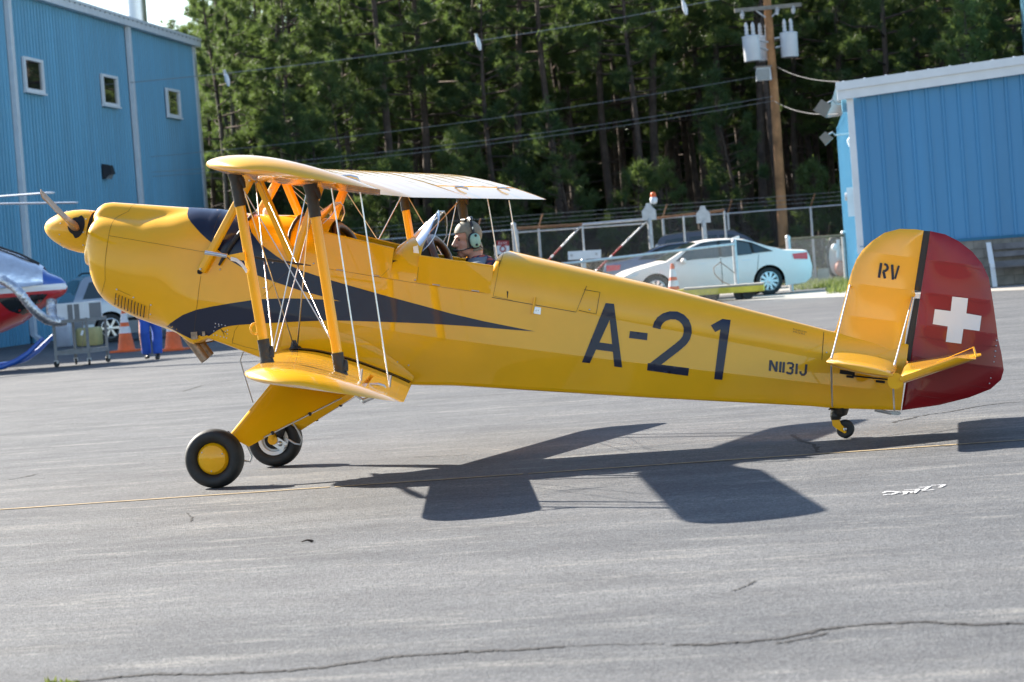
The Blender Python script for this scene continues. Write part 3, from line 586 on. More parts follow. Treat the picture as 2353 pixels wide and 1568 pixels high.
# ---- landing gear
YN = -.78
for s in (1, -1):
    G = [bz(5, 560, 560, -.5), bz(5, 50, 1228, YN), bz(5, 170, 1362, YN), bz(5, 300, 1372, YN), bz(5, 820, 1092, -.6), bz(5, 1480, 735, -.4)]
    T0, T1 = G[0]+(G[0]-G[1])*.42, G[5]+(G[5]-G[4])*.18; T0[1], T1[1] = -.26, -.26; mb = MB(); rings = []
    for t in (0, .25, .5, .75, .93, 1.):
        le = np.array(T0)*(1-t)+G[1]*t; te = T1*(1-t)+G[3]*t; 
        ch = te-le; n = 22; th = .085*(1-t)+.075*t; row = []
        for q in np.linspace(0, 2*math.pi, n, endpoint=False):
            c = (1-math.cos(q))/2; row.append(fl(le+ch*c, s)+np.array([0, math.copysign(1, math.sin(q))*th*.5*1.9*(c**.5-c**1.4)*.9 if 0 < c < 1 else 0, 0])*(1))
        rings.append([W(*p) for p in row])
    mb.loft(rings); lg = mb.build('landing_gear_leg', 'yellow', plane, 60)
    yc = s*-.865; cw = np.array([0., yc, .197]); o = -s          # outboard sign along y
    ayx = np.array([0, o, 0.])
    tp = [(-.035, .105), (-.062, .118), (-.075, .140), (-.077, .160), (-.068, .180), (-.045, .193), (0, .1985), (.045, .193), (.068, .180), (.077, .160), (.075, .140), (.062, .118), (.035, .105)]
    wh = link('wheel', None, plane)
    mb = MB(); mb.lathe(tp, cw, ayx, 48, cap=False); mb.build('tyre', 'tyre', wh, 60)
    mb = MB(); mb.lathe([(.03, .108), (.052, .102), (.058, .093), (.068, .09), (.076, .07), (.083, .035), (.085, .001)], cw, ayx, 40); hc = mb.build('hub_cap', 'yellow', wh, 50)
    mb = MB()
    for t in (.4, 2.5, 4.6): mb.sphere(cw+np.array([.08*math.cos(t), o*.072, .08*math.sin(t)]), .006, 8, 6)
    mb.build('hub_screw', 'steel', hc, 60)
    mb = MB(); mb.lathe([(-.064, .112), (-.058, .088), (-.03, .082), (-.028, .02)], cw, ayx, 40, cap=False); mb.build('rim', 'whitepaint', wh, 40)
    mb = MB(); mb.lathe([(-.026, .07), (-.05, .068), (-.05, .02)], cw, ayx, 30); mb.build('brake_disc', 'dark', wh, 40)
    mb = MB(); mb.box(cw+np.array([.05, -o*.058, -.035]), (.085, .035, .07), np.array([[.8, 0, .6], [0, 1, 0], [-.6, 0, .8]])); mb.sphere(cw+np.array([.05, -o*.078, -.03]), .02, 10, 6); mb.sphere(cw+np.array([.085, -o*.076, -.055]), .012, 8, 6); mb.build('brake_caliper', 'alu', wh, 40)
    mb = MB(); mb.tube(cw+np.array([0, -o*.06, 0]), cw+np.array([-.015, -o*.11, .15]), .032, .03, 14); mb.tube(cw+np.array([0, -o*.03, 0]), cw+np.array([0, -o*.09, 0]), .035, .035, 14); mb.build('axle_fork', 'yellow', lg, 60)
    mb = MB(); mb.path([cw+np.array([.05+.012*math.sin(k*1.3), -o*.1, .14-.012*k]) for k in range(9)], [.045, .052, .044, .052, .044, .051, .042, .046, .036], 14); mb.build('shock_boot', 'black', lg, 60)
    mb = MB(); P = [cw+np.array(x)*[1, -o, 1] for x in ((.16, .12, .13), (.2, .12, .06), (.225, .12, -.01), (.21, .115, -.045), (.17, .11, -.035), (.1, .09, .01))]; mb.path(P, .0075, 8); mb.build('brake_hose', 'galv', lg, 60)
    a, b = W(*fl(G[3]+[.012, 0, .02], s)), W(*fl(T1+[.01, 0, 0], s)); mb = MB(); mb.tube(a+(b-a)*.12, a+(b-a)*.85, .006)
    mb.build('brake_line', 'steel', lg, 60)
    mb = MB(); [mb.sphere(a+(b-a)*t, .014, 8, 6) for t in (.2, .55)]; mb.build('line_clip', 'black', lg, 60)
mb = MB(); P = [atY(*zp(5, *x), -.15) for x in ((228, 185), (190, 290), (250, 500), (350, 820))]; mb.path(P, .005, 8); mb.build('drain_line', 'galv', plane, 60)
# ---- exhaust
for dy, x0, kr in ((-.16, 0, 1.), (-.04, 34, .72)):
    mb = MB(); P = [atY(*zp(0, (x+x0)/1.7408, y/1.7408), dy) for x, y in ((748, 1340), (779, 1382), (822-x0*.35, 1441-x0*.55))]
    mb.path(P, [.040*kr, .036*kr, .034*kr], 20, cap=False); mb.path([P[2]-(P[2]-P[1])*.02, P[1]], [.030*kr, .030*kr], 16); mb.build('exhaust_stack', 'exhaust', plane, 60)
mb = MB(); b = bz(2, 275, 1385, -.29)
mb.box(W(b[0], -Wd(b[0], b[2])-.01, b[2]), (.045, .02, .05)); b = bz(2, 385, 1362, -.3); mb.box(W(b[0], -Wd(b[0], b[2])-.006, b[2]), (.02, .012, .03)); mb.build('exhaust_bracket', 'exhaust', plane)
mb = MB()
for x, y in [(515, 1237), (557, 1245), (595, 1252), (640, 1263), (510, 1282), (560, 1268), (530, 1385), (578, 1400), (655, 1418), (490, 1385), (495, 1332), (665, 1368), (620, 1408), (668, 1322), (640, 1335)]:
    b = bz(2, x, y, -.34); mb.sphere(W(b[0], -Wd(b[0], b[2])-.003, b[2]), .005, 6, 4)
mb.build('rivet', 'alu', fus, 60)
decal('scorch_mark', [nat(2, stroke([(540, 1270), (600, 1330), (622, 1388)], 6)), nat(2, stroke([(585, 1330), (648, 1352)], 5))], 'dark', 8, .0045)
# ---- windscreens
def screen(side_pts, k):
    """side_pts: front base, top, curved rear edge, rear base as (zoom x, y, Y)"""
    P = [bz(k, x, y, Y) for x, y, Y in side_pts]; V = []
    ws = link('windscreen', None, plane)
    for s in (1, -1):
        L = [W(*fl(p, s)) for p in P]; n = len(L); mb = MB(); E = [L[1]+(L[-1]-L[1])*0]; rr = []
        for j in range(9):
            t = j/8; a = L[0]+(L[1]-L[0])*(1-t); q = 1+t*(n-2); i = min(int(q), n-2); b = L[i]+(L[i+1]-L[i])*(q-i); rr.append([a+(b-a)*k+np.array([0, -s*.03*math.sin(math.pi*k), .012*math.sin(math.pi*k)]) for k in np.linspace(0, 1, 9)])
        mb.loft(rr if s > 0 else rr[::-1], False, False, False); mb.build('side_pane', 'perspex', ws, 180)
        mb = MB(); mb.path(L[1:], .0035, 6); mb.build('pane_edge', 'alu', ws, 60)
    a, b = [W(*fl(P[0], s)) for s in (1, -1)]; c, d = [W(*fl(P[1], s)) for s in (-1, 1)]; mb = MB(); mb.add([a, b, c, d], [[0, 1, 2, 3]]); mb.build('front_pane', 'perspex', ws)
    mb = MB(); [mb.tube(x, y, .004) for x, y in ((a, d), (b, c), (c, d))]; mb.build('pane_frame', 'alu', ws, 60)
    return ws
screen([(1112, 287, -.09), (1432, -12, -.10), (1436, 60, -.14), (1418, 160, -.18), (1370, 310, -.235), (1300, 410, -.26), (1222, 490, -.28)], 4)
screen([(1500, 780, -.10), (1690, 660, -.09), (1700, 700, -.13), (1670, 790, -.19), (1600, 870, -.24), (1540, 925, -.27)], 3)
mb = MB(); P = [bz(4, x, y, -.30) for x, y in ((1108, 430), (1165, 415), (1185, 535), (1115, 550))]; mb.prism([W(*p) for p in P], (0, -.004, 0)); mb.build('screen_bracket', 'alu', plane)
# fuel gauge post on the forward deck
mb = MB(); p, q = atY(*zp(3, 882, 488), 0), atY(*zp(3, 845, 800), 0); mb.tube(q, p, .013, .013, 12); mb.lathe([(0, .032), (.05, .03), (.07, .018)], q-np.array([0, 0, .03]), (0, 0, 1), 16); mb.build('fuel_gauge', 'whitepaint', plane, 60)
for P, Y in (([(700, 800), (650, 830), (605, 885)], -.2), ([(1300, 825), (1240, 850), (1180, 930), (1130, 1040), (1105, 1180)], None)):
    L = []
    for x, y in P:
        Yc = -.2
        for _ in range(5): b = bz(3, x, y, Yc); Yc = -Wd(b[0], b[2])
        L.append(W(b[0], Yc-.006, b[2]+.006))
    mb = MB(); mb.path(L, .011, 8); mb.build('deck_strap', 'black', plane, 60)
mb = MB(); L = []
for x, y in [(500, 990), (430, 1090), (360, 1190), (290, 1310), (212, 1450)]:
    b = bz(3, x, y, -.42); L.append(W(b[0], -max(.3, Wd(b[0], b[2]))-.02, b[2]))
mb.path(L, [.016, .016, .016, .014, .008], 8); mb.build('bungee_strut', 'black', plane, 60)

# ---- tail
def plate(name, pts, m, th, parent=None, k=7):
    """a tail surface: measured outline on the centre plane, lens-shaped thickness, fabric drawn taut between ribs"""
    ribs = th > .05; P = np.array(pts); x0, x1 = P[:, 0].min()-5, P[:, 0].max()+5; R0, RP, SL = 195., 217., .125
    segs = [((x0, R0+RP*q+SL*x0), (x1, R0+RP*q+SL*x1)) for q in range(-1, 6)] if ribs else []
    V2, F = tri2d([pts], 17., (), segs)
    def dist(x, y):
        a = P; b = np.roll(P, -1, 0); t = np.clip(((x-a[:, 0])*(b-a)[:, 0]+(y-a[:, 1])*(b-a)[:, 1])/(((b-a)**2).sum(1)+1e-9), 0, 1); return float(np.hypot(x-a[:, 0]-t*(b-a)[:, 0], y-a[:, 1]-t*(b-a)[:, 1]).min())
    band = lambda x, y: int(math.floor((y-SL*x-R0)/RP)) if ribs else 0
    V = []; FF = []; mp = {}
    def vert(i, s, bd):
        key = (i, s, bd)
        if key not in mp:
            x, y = V2[i]; d = dist(x, y); b = atY(*zp(k, x, y), 0); t = (y-SL*x-R0)/RP-bd; rib = .0030*math.sin(math.pi*min(1, max(0, t))) if ribs else 0
            mp[key] = len(V); V.append((b[0], s*(th/2*(1-math.exp(-d/40.))+.002-rib*min(1, d/30)), b[2]))
        return mp[key]
    from collections import Counter
    F2 = [f if ((V2[f[1]][0]-V2[f[0]][0])*(V2[f[2]][1]-V2[f[0]][1])-(V2[f[1]][1]-V2[f[0]][1])*(V2[f[2]][0]-V2[f[0]][0])) < 0 else f[::-1] for f in F]
    E = Counter(tuple(sorted((f[i], f[(i+1) % 3]))) for f in F2 for i in range(3))
    for f in F2:
        bd = band(*np.mean([V2[i] for i in f], 0)); a = [vert(i, -1, bd) for i in f]; b = [vert(i, 1, bd) for i in f]; FF += [a[::-1], b]
        for i in range(3):
            if E[tuple(sorted((f[i], f[(i+1) % 3])))] == 1: FF.append([a[i], a[(i+1) % 3], b[(i+1) % 3], b[i]])
    return mk(name, V, FF, m, parent or plane, 45)
plate('fin', [(296, 800), (318, 775), (345, 690), (372, 590), (400, 470), (425, 385), (455, 310), (495, 248), (560, 188), (640, 135), (740, 109), (850, 112), (900, 120), (858, 390), (838, 520), (845, 545), (815, 600), (786, 760), (768, 930), (774, 985), (735, 1000), (300, 985)], 'fabric', .07)
plate('rudder', [(942, 124), (1040, 145), (1130, 190), (1220, 260), (1285, 340), (1328, 430), (1345, 520), (1358, 600), (1380, 760), (1388, 828), (1412, 930), (1428, 1040), (1410, 1105), (1340, 1167), (1200, 1222), (1000, 1272), (754, 1307), (778, 1145), (806, 1000), (850, 740), (880, 530)], 'red', .06)
plate('hinge_gap_cover', [(897, 122), (944, 124), (880, 522), (834, 512)], 'black', .045); plate('hinge_gap_cover', [(838, 568), (874, 570), (813, 988), (792, 985), (768, 930)], 'black', .045)
mb = MB(); c = atY(*zp(7, 857, 552), 0); mb.box(c, (.02, .03, .03)); mb.tube(c+np.array([0, -.02, .01]), c+np.array([0, .02, .01]), .009); mb.build('rudder_hinge', 'whitepaint', plane)
def tail_sheet(name, polys, m, yoff):
    V2, F = tri2d(polys, 30.); mk(name, [atY(*zp(7, x, y), 0)+np.array([0, yoff, 0]) for x, y in V2], F, m, plane)
tail_sheet('white_cross', [[(1088, 555), (1192, 567), (1180, 666), (1280, 683), (1267, 782), (1161, 768), (1147, 866), (1045, 853), (1058, 752), (959, 736), (973, 638), (1077, 651)]], 'cross', -.0375)
tail_sheet('letter', [stroke([(620, 334), (605, 431)], 17), stroke([(640, 341), (656, 347), (663, 362), (658, 378), (645, 387), (632, 389)], 16), stroke([(634, 390), (645, 436)], 17)], 'navy', -.0415)
tail_sheet('letter', [stroke([(692, 345), (697, 444)], 17), stroke([(736, 352), (711, 438)], 13)], 'navy', -.0415)
for i in range(9):
    t = i/8; x, y = 1380-48*t+6*math.sin(t*3), 845+283*t; 
    mb = MB() if i == 0 else mb; mb.sphere(atY(*zp(7, x, y), 0)+np.array([0, -.02, 0]), .006, 6, 5)
mb.build('rudder_rivet', 'steel', plane, 60)
for x0, y0, x1, y1 in ((925, 322, 1310, 378), (905, 540, 1345, 605), (850, 820, 1380, 888), (830, 950, 1400, 1030), (800, 1072, 1335, 1160), (790, 1195, 1010, 1225)):
    V2, F = tri2d([stroke([(x0, y0), (x1, y1)], 3.)], 30); mk('rib_tape', [atY(*zp(7, x, y), 0)+np.array([0, -.0352 if 860 < x < 1330 else -.031, 0]) for x, y in V2], F, 'red', plane)
# horizontal tail
def tailplane(name, a0, h0, a1, h1, y0, y1, th0, th1, m='fabric', round_te=False):
    for s in (-1, 1):
        mb = MB(); R = []
        for y in np.r_[np.linspace(y0, y1-.12, 10), y1-.07, y1-.035, y1-.012, y1]:
            t = max(0, (y-(y1-.14))/.14); k = math.sqrt(max(.0004, 1-t*t)); sh = .10*(1-k); row = []
            aa0, aa1 = a0+sh*(0 if name == 'elevator' else 1), a1-sh*(1.2 if name == 'elevator' else 0)
            for q in np.linspace(0, 2*math.pi, 26, endpoint=False):
                c = (1-math.cos(q))/2; th = (th0*(1-c)+th1*c)*(.35+.65*k)*(min(1, (4*c*(1-c))**.5 if name != 'elevator' else (1 if c > .05 else (c/.05)**.5))); row.append(W(aa0+(aa1-aa0)*c, s*y, h0+(h1-h0)*c+math.copysign(th/2, math.sin(q)) if 0 < c < 1 else h0+(h1-h0)*c))
            R.append(row)
        if s < 0: R = [r[::-1] for r in R]
        mb.loft(R); mb.build(name, m, plane, 50)
tailplane('stabilizer', 3.915, 1.335, 4.345, 1.305, .03, 1.38, .06, .075)
tailplane('elevator', 4.385, 1.285, 4.84, 1.462, .05, 1.38, .085, .008)
for s in (-1, 1):
    mb = MB(); mb.lathe([(-.006, .050), (.006, .050)], W(4.362, s*1.36, 1.270), (0, 1, 0), 20); mb.build('elevator_horn', 'yellow', plane, 40)
    mb = MB(); mb.strut(W(4.83, s*1.0, 1.462), W(4.83, s*.72, 1.462), .09, .008, W(1, 0, .35)); mb.tube(W(4.84, s*1.12, 1.47), W(4.815, s*1.12, 1.53), .006); mb.tube(W(4.815, s*1.12, 1.527), W(4.60, s*1.12, 1.405), .002); mb.build('trim_tab', 'yellow', plane)
    ys_ = -1.0*-s
    for (k0, p0, k1, p1, r) in ((7, (413, 480), 6, (242, 408), .009), (7, (826, 560), 6, (1030, 498), .009)):
        A = atY(*zp(k0, *p0), 0); B = atY(*zp(k1, *p1), -1.1); B = np.array([B[0], s*1.1, B[2]]); mb = MB(); mb.strut(A+np.array([0, s*.03, 0]), B, .010, .007, EA, 10); d = (A-B)/np.linalg.norm(A-B); mb.tube(B-d*.02, B+d*.06, .007); mb.tube(A-d*.04, A, .007); mb.build('tail_brace', 'galv', plane, 60)
    for p0, p1 in (((236, 515), (248, 1040)), ((1010, 730), (1026, 1075))):
        A = atY(*zp(6, *p0), -.9); A = np.array([A[0], s*.9, A[2]]); B = atY(*zp(6, *p1), -.06); mb = MB(); mb.strut(A, np.array([B[0], s*.05, B[2]]), .012, .008, EA, 10); mb.build('tail_strut', 'alu', plane, 60)
mb = MB(); 
for x, y, w_, h_ in ((435, 600, .10, .028), (470, 652, .05, .016), (850, 716, .06, .016)): c = atY(*zp(6, x, y), -.085); b = toB(c); mb.box(W(b[0], -Wd(b[0], b[2])-.003, b[2]), (w_, .008, h_), np.array([[CT, 0, ST], [0, 1, 0], [-ST, 0, CT]]))
mb.tube(atY(*zp(6, 500, 640), -.10), atY(*zp(6, 980, 690), -.16), .005); mb.build('control_slot', 'dark', plane)
mb = MB(); P = [atY(*zp(6, x, y), -.04) for x, y in ((970, 1080), (1100, 1090), (1112, 1115), (1080, 1137), (1000, 1130), (965, 1105))]; mb.prism(P, (0, .03, 0)); mb.tube(atY(*zp(6, 780, 1065), -.03), atY(*zp(6, 990, 1110), -.03), .012); mb.build('tail_tie_down', 'galv', plane)
# tail wheel
tc = atY(*zp(6, 412, 1330), 0); tc[2] = .063; mb = MB(); mb.lathe([(-.022, .03), (-.024, .045), (-.018, .058), (0, .063), (.018, .058), (.024, .045), (.022, .03), (.018, .001)], tc, (0, -1, 0), 36); tw = mb.build('tail_wheel', 'tyre', plane, 50)
for s in (-1, 1):
    mb = MB(); P = [atY(*zp(6, x, y), 0)+np.array([0, s*.03, 0]) for x, y in ((245, 1190), (340, 1190), (360, 1240), (430, 1310), (425, 1350), (400, 1355), (290, 1290), (255, 1260))]; mb.prism(P, (0, s*.008, 0)); mb.build('tail_wheel_fork', 'yellow', tw)
mb = MB(); mb.sphere(tc+np.array([0, -.04, 0]), .014, 10, 6); mb.build('axle_cap', 'steel', tw, 60)
mb = MB(); P = [(330, 1045), (335, 1075), (300, 1100), (290, 1120), (300, 1140), (292, 1160), (297, 1192)]; mb.path([atY(*zp(6, x, y), 0) for x, y in P], [.075, .06, .045, .036, .042, .036, .034], 16); mb.build('tail_wheel_boot', 'sleeve', plane, 60)
# ================================================================== buildings
def prj(P):
    d = np.asarray(P, float)-CO; z = d@_f; return (1176.5+FPX*(d@_cr)/z, 784-FPX*(d@_cu)/z)
def gD(u, D):
    """ground point seen at column u at depth D along the view axis"""
    k = CZW/D+_f[2]+_cr[2]*(u-1176.5)/FPX; v = 784+FPX*k/_cu[2]; return CO+ray(u, v)*D
M['blue_wall'] = mat('blue_wall_panel', (.105, .31, .46), .42, var=.13, vscale=.8, coords='Object', rvar=.08)
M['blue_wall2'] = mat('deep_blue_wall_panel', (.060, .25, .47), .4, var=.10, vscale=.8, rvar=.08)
for k_ in ('blue_wall', 'blue_wall2'):       # weathering runs down the sheets, continuous across panels
    nt_ = M[k_].node_tree; nz_ = [n for n in nt_.nodes if n.type == 'TEX_NOISE'][0]; g_ = node(nt_, 'ShaderNodeNewGeometry'); mp_ = node(nt_, 'ShaderNodeMapping'); mp_.inputs['Scale'].default_value = (2.2, 2.2, .12)
    nt_.links.new(g_.outputs['Position'], mp_.inputs[0]); nt_.links.new(mp_.outputs[0], nz_.inputs['Vector'])
M['trim_grey'] = mat('pale_grey_trim', (.62, .66, .70), .45, var=.08, vscale=3)
M['trim_white'] = mat('white_trim', (.74, .76, .78), .45, var=.06, vscale=3)
M['roof_blue'] = mat('dark_roof_sheet', (.10, .13, .17), .45, metal=.2, var=.1)
M['win'] = mat('window_glass', (.015, .018, .02), .04, var=0, coat=1., coat_r=.02)
M['block'] = mat('concrete_block', (.25, .235, .21), .9, var=.2, vscale=5, bump=.3, bscale=25)
M['mortar'] = mat('mortar_joint', (.16, .15, .14), .95, var=.2)
M['bench_wood'] = mat('weathered_wood', (.16, .15, .15), .85, var=.3, vscale=4, bump=.3, bscale=12)
aL = rad(-2.5); dW = np.array([math.sin(aL), math.cos(aL), 0]); nW = np.array([dW[1], -dW[0], 0]); B0 = np.array([-20.348, 57.442, 0])
def wl(s, z, o=0.): return B0+dW*s+nW*o+np.array([0, 0, z])
hang = thing('hangar', 'tall blue corrugated metal hangar with three small windows at the left', 'building')
EH = 9.70
def ribsec(n, pitch, d=.035, tw=.05, bw=.10):
    L = []
    for i in range(n): b = i*pitch; L += [(b, 0), (b+pitch-bw, 0), (b+pitch-bw+(bw-tw)/2, d), (b+pitch-(bw-tw)/2, d)]
    return L+[(n*pitch, 0)]
sec = ribsec(3, .3333); me = None; S0 = -13.0; npan = 36
for i in range(npan):
    if me is None:
        V = [(*(dW*s+nW*o)[:2], z) for z in (0.02, EH) for s, o in sec]; k = len(sec); o0 = mk('wall_panel', V, [[j, j+1, k+j+1, k+j] for j in range(k-1)], 'blue_wall', hang); me = o0.data; o0.location = tuple(wl(S0, 0))
    else: link('wall_panel', me, hang, loc=wl(S0+i, 0))
LX = wl(23.3, 0); FR = wl(S0, 0)
mb = MB(); back = -nW*32.; q = wl(23.28, 0); mb.add([q, q+back, q+back+[0, 0, EH], q-nW*16+[0, 0, EH+2.4], q+[0, 0, EH]], [[0, 1, 2, 3, 4]]); mb.build('end_wall', 'blue_wall', hang)
mb = MB(); A, Bq = wl(S0-.2, EH+.16, .22), wl(23.6, EH+.16, .22); up_ = np.array([0, 0, 2.4]); mb.add([A, Bq, Bq-nW*16.2+up_, A-nW*16.2+up_, A-nW*32.6, Bq-nW*32.6], [[0, 1, 2, 3], [3, 2, 5, 4]])
for i in range(62):
    s = S0+.6*i
    if s < 23.5: p = wl(s, EH+.16, .26); mb.prism([p, p+dW*.06, p+dW*.06+[0, 0, .09], p+[0, 0, .09]], -nW*16+up_)
mb.build('roof', 'roof_blue', hang)
def wbox(name, s0, s1, z0, z1, o0, o1, m, par): 
    mb = MB(); mb.prism([wl(s0, z0, o0), wl(s1, z0, o0), wl(s1, z1, o0), wl(s0, z1, o0)], nW*(o1-o0)); return mb.build(name, m, par)
gt = wbox('gutter', S0, 23.62, EH-.02, EH+.25, .04, .24, 'trim_grey', hang); wbox('gutter_lip', S0, 23.64, EH+.20, EH+.28, .24, .27, 'trim_grey', gt)
for s in (-.52, 13.22):
    dp = wbox('downspout', s-.15, s+.15, .25, EH, .04, .17, 'trim_grey', hang); mb = MB(); mb.prism([wl(s-.15, .25, .04), wl(s-.15, .25, .17), wl(s-.15, .0, .5), wl(s-.15, 0, .32)], dW*.3); mb.build('spout_elbow', 'trim_grey', dp)
wbox('corner_trim', 22.95, 23.34, 0, EH, .038, .085, 'trim_grey', hang)
for s0 in (.68, 9.38, 18.14):
    s1, z0, z1 = s0+2.0, 7.02, 7.98; w_ = link('window', None, hang)
    wbox('pane', s0+.07, s1-.07, z0+.07, z1-.07, .05, .065, 'win', w_)
    for a in ((s0, s1, z1-.085, z1), (s0, s1, z0, z0+.085), (s0, s0+.16, z0+.085, z1-.085), (s1-.16, s1, z0+.085, z1-.085)): wbox('frame', *a, .04, .115, 'trim_white', w_)
    wbox('sill', s0-.06, s1+.06, z0-.05, z0-.002, .04, .15, 'trim_white', w_)
M['lampbody'] = mat('dark_lamp_body', (.02, .022, .028), .5, var=.1); M['lamplens'] = mat('lamp_lens', (.25, .27, .28), .2, var=.1)
wlamp = thing('wall_lamp', 'dark box lamp on the blue hangar wall below the middle window', 'lamp')
mb = MB(); P = [wl(8.75, 4.72, .04), wl(8.75, 5.18, .04), wl(8.75, 5.12, .28), wl(8.75, 4.86, .34)]; mb.prism(P, dW*.42); mb.build('housing', 'lampbody', wlamp)
mb = MB(); P = [wl(8.79, 4.72, .10), wl(8.79, 4.855, .30), wl(8.79, 4.70, .22)]; mb.prism(P, dW*.34); mb.build('lens', 'lamplens', wlamp)
cp = wl(22.0, 0, -4.2); chim = thing('flue_pipe', 'shiny round metal flue pipe rising from the hangar roof', 'chimney')
cu_ = zp(12, 950, 60); c1 = atD(cu_[0], cu_[1], 104.); mb = MB(); mb.lathe([(-2.2, .36), (3.2, .36)], c1-np.array([0, 0, .6]), (0, 0, 1), 28); mb.build('pipe', 'alu', chim, 40); mb = MB(); mb.lathe([(0, .62), (.28, .42)], c1-np.array([0, 0, 1.6]), (0, 0, 1), 24); mb.build('flashing', 'roof_blue', chim, 40)
# ---- right building
aR = rad(-3.2); d2 = np.array([math.sin(aR), math.cos(aR), 0]); e2 = np.array([d2[1], -d2[0], 0]); B2 = np.array([5.581, 42.672, 0])
def wr(s, z, o=0.): return B2+e2*s-d2*o+np.array([0, 0, z])
shed = thing('metal_shed', 'low deep blue metal building with white roof fascia at the right', 'building')
ZB = 1.06; rk = lambda s: 4.20+.062*(s+2.7); SE = 11.0; px = -2.7; k = 0
while px < SE:
    w_ = .667; sec = ribsec(2, .3335, .03, .04, .085)
    V = []; 
    for top in (0, 1): V += [wr(px+s, (rk(px+s)+.02) if top else ZB, o) for s, o in sec]
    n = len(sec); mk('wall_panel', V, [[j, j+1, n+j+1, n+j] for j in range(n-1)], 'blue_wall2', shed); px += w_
DP = 17.
mb = MB(); mb.add([wr(-2.7, 0), wr(-2.7, 0)+d2*DP, wr(-2.7, 4.2)+d2*DP, wr(-2.7, 4.2)], [[0, 3, 2, 1]])
for i in range(1, 50): p = wr(-2.7, 0, 0)+d2*(i*.34); mb.prism([p, p+d2*.06, p+d2*.06+[0, 0, 4.2], p+[0, 0, 4.2]], -e2*.03)
mb.build('side_wall', 'blue_wall', shed)
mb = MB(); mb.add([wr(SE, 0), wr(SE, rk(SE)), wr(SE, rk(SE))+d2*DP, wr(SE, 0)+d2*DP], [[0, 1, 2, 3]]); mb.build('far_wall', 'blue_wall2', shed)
mb = MB(); T = [wr(-2.95, rk(-2.95)+.34, .22), wr(SE+.2, rk(SE+.2)+.34, .22)]; mb.add([T[0], T[1], T[1]+d2*(DP+.5), T[0]+d2*(DP+.5)], [[0, 1, 2, 3]]); mb.build('roof', 'trim_white', shed)
def rake(name, s0, s1, za, zb, o0, o1, m='trim_white'):
    mb = MB(); mb.prism([wr(s0, rk(s0)+za, o0), wr(s1, rk(s1)+za, o0), wr(s1, rk(s1)+zb, o0), wr(s0, rk(s0)+zb, o0)], -d2*(o1-o0)); return mb.build(name, m, shed)
rake('fascia', -2.95, SE, .0, .355, .035, .20); rake('fascia_step', -2.97, SE, .20, .375, .201, .25)
mb = MB()
for i in range(26): s = -2.8+.45*i; p = wr(s, rk(s)+.375, .12); mb.box(p, (.05, .2, .03))
mb.build('roof_rib_end', 'trim_white', shed)
mb = MB(); mb.prism([wr(-2.76, 0.9, .035), wr(-2.62, .9, .035), wr(-2.62, rk(-2.6), .035), wr(-2.76, rk(-2.7), .035)], -d2*.03); mb.build('corner_trim', 'trim_white', shed)
mb = MB(); mb.prism([wr(-2.86, 3.95, -.02), wr(-2.72, 3.95, -.02), wr(-2.72, 4.2, -.02), wr(-2.86, 4.2, -.02)], d2*.5); mb.build('soffit', 'blue_wall', shed)
mb = MB(); mb.prism([wr(-2.7, ZB-.06, .0), wr(SE, ZB-.06, .0), wr(SE, ZB, .05), wr(-2.7, ZB, .05)], -d2*.03); mb.build('drip_edge', 'blue_wall2', shed)
bw = mk('block_wall', [wr(-2.7, 0, -.02), wr(SE, 0, -.02), wr(SE, ZB, -.02), wr(-2.7, ZB, -.02)], [[0, 1, 2, 3]], 'mortar', shed)
mb = MB(); mb.prism([wr(0, 0, -.02), wr(.39, 0, -.02), wr(.39, .19, -.02), wr(0, .19, -.02)], -d2*.03); bm_ = mb.build('block', 'block', bw).data; first = bw.children[0]; first.location = (0, 0, 0); cnt = 0
for r in range(5):
    for c in range(30):
        s = -2.7+.4*c+(.2 if r % 2 else 0)
        if s < 3.5 and (r, c) != (0, 0): link('block', bm_, bw, loc=e2*s+np.array([0, 0, .2*r+.02]))
first.location = tuple(e2*-2.7+np.array([0, 0, .02]))
# things fixed to the shed
def flood(label, u, v, D, sz, tilt):
    t = thing('floodlight', label, 'floodlight', group='floodlights on the shed corner'); c = atD(u, v, D); mb = MB(); R = np.array([[math.cos(tilt), 0, math.sin(tilt)], [0, 1, 0], [-math.sin(tilt), 0, math.cos(tilt)]]); mb.box(c, (sz, sz*.8, sz*.9), R, taper=.85); mb.build('housing', 'lamphead', t)
    mb = MB(); mb.box(c+R@np.array([0, 0, -sz*.48]), (sz*1.06, sz*.86, .03), R); mb.build('bezel', 'lamphead', t)
    mb = MB(); w = wr(-2.7, 0)+d2*1.2; e = np.array([w[0], w[1]+.0, c[2]+.05]); mb.path([c+[sz*.3, 0, sz*.3], c+[sz*.7, .02, sz*.5], c+[sz*.95, .04, sz*.2], e], .02, 8); mb.build('arm', 'galv', t, 60)
M['lamphead'] = mat('brown_lamp_housing', (.22, .18, .15), .55, var=.1)
flood('tilted brown floodlight below the shed fascia, upper of the two', 1892, 248, 62.6, .30, .6); flood('small brown floodlight under the larger one beside the shed', 1897, 317, 62.6, .22, -.7)
eb = thing('meter_box', 'pale grey electric meter box on the lit side wall of the shed', 'meter box'); c = wr(-2.70, 2.02)+d2*.55; mb = MB(); mb.box(c-e2*.10, (.16, .3, .62)); mb.build('case', 'trim_grey', eb); mb = MB(); mb.lathe([(0, .09), (.05, .08)], c-e2*.18+[0, 0, .12], -e2, 16); mb.build('meter_dial', 'galv', eb, 40)
mb = MB(); c = wr(-2.72, 3.3, -.3); mb.path([c+[-.02, 0, -.1], c+[-.06, 0, .02], c+[-.02, 0, .08], c+[.04, 0, .08]], .03, 8); vh = mb.build('vent_hood', 'trim_white', None, 60, label='small white curved vent pipe on the shed corner', cat='vent pipe')
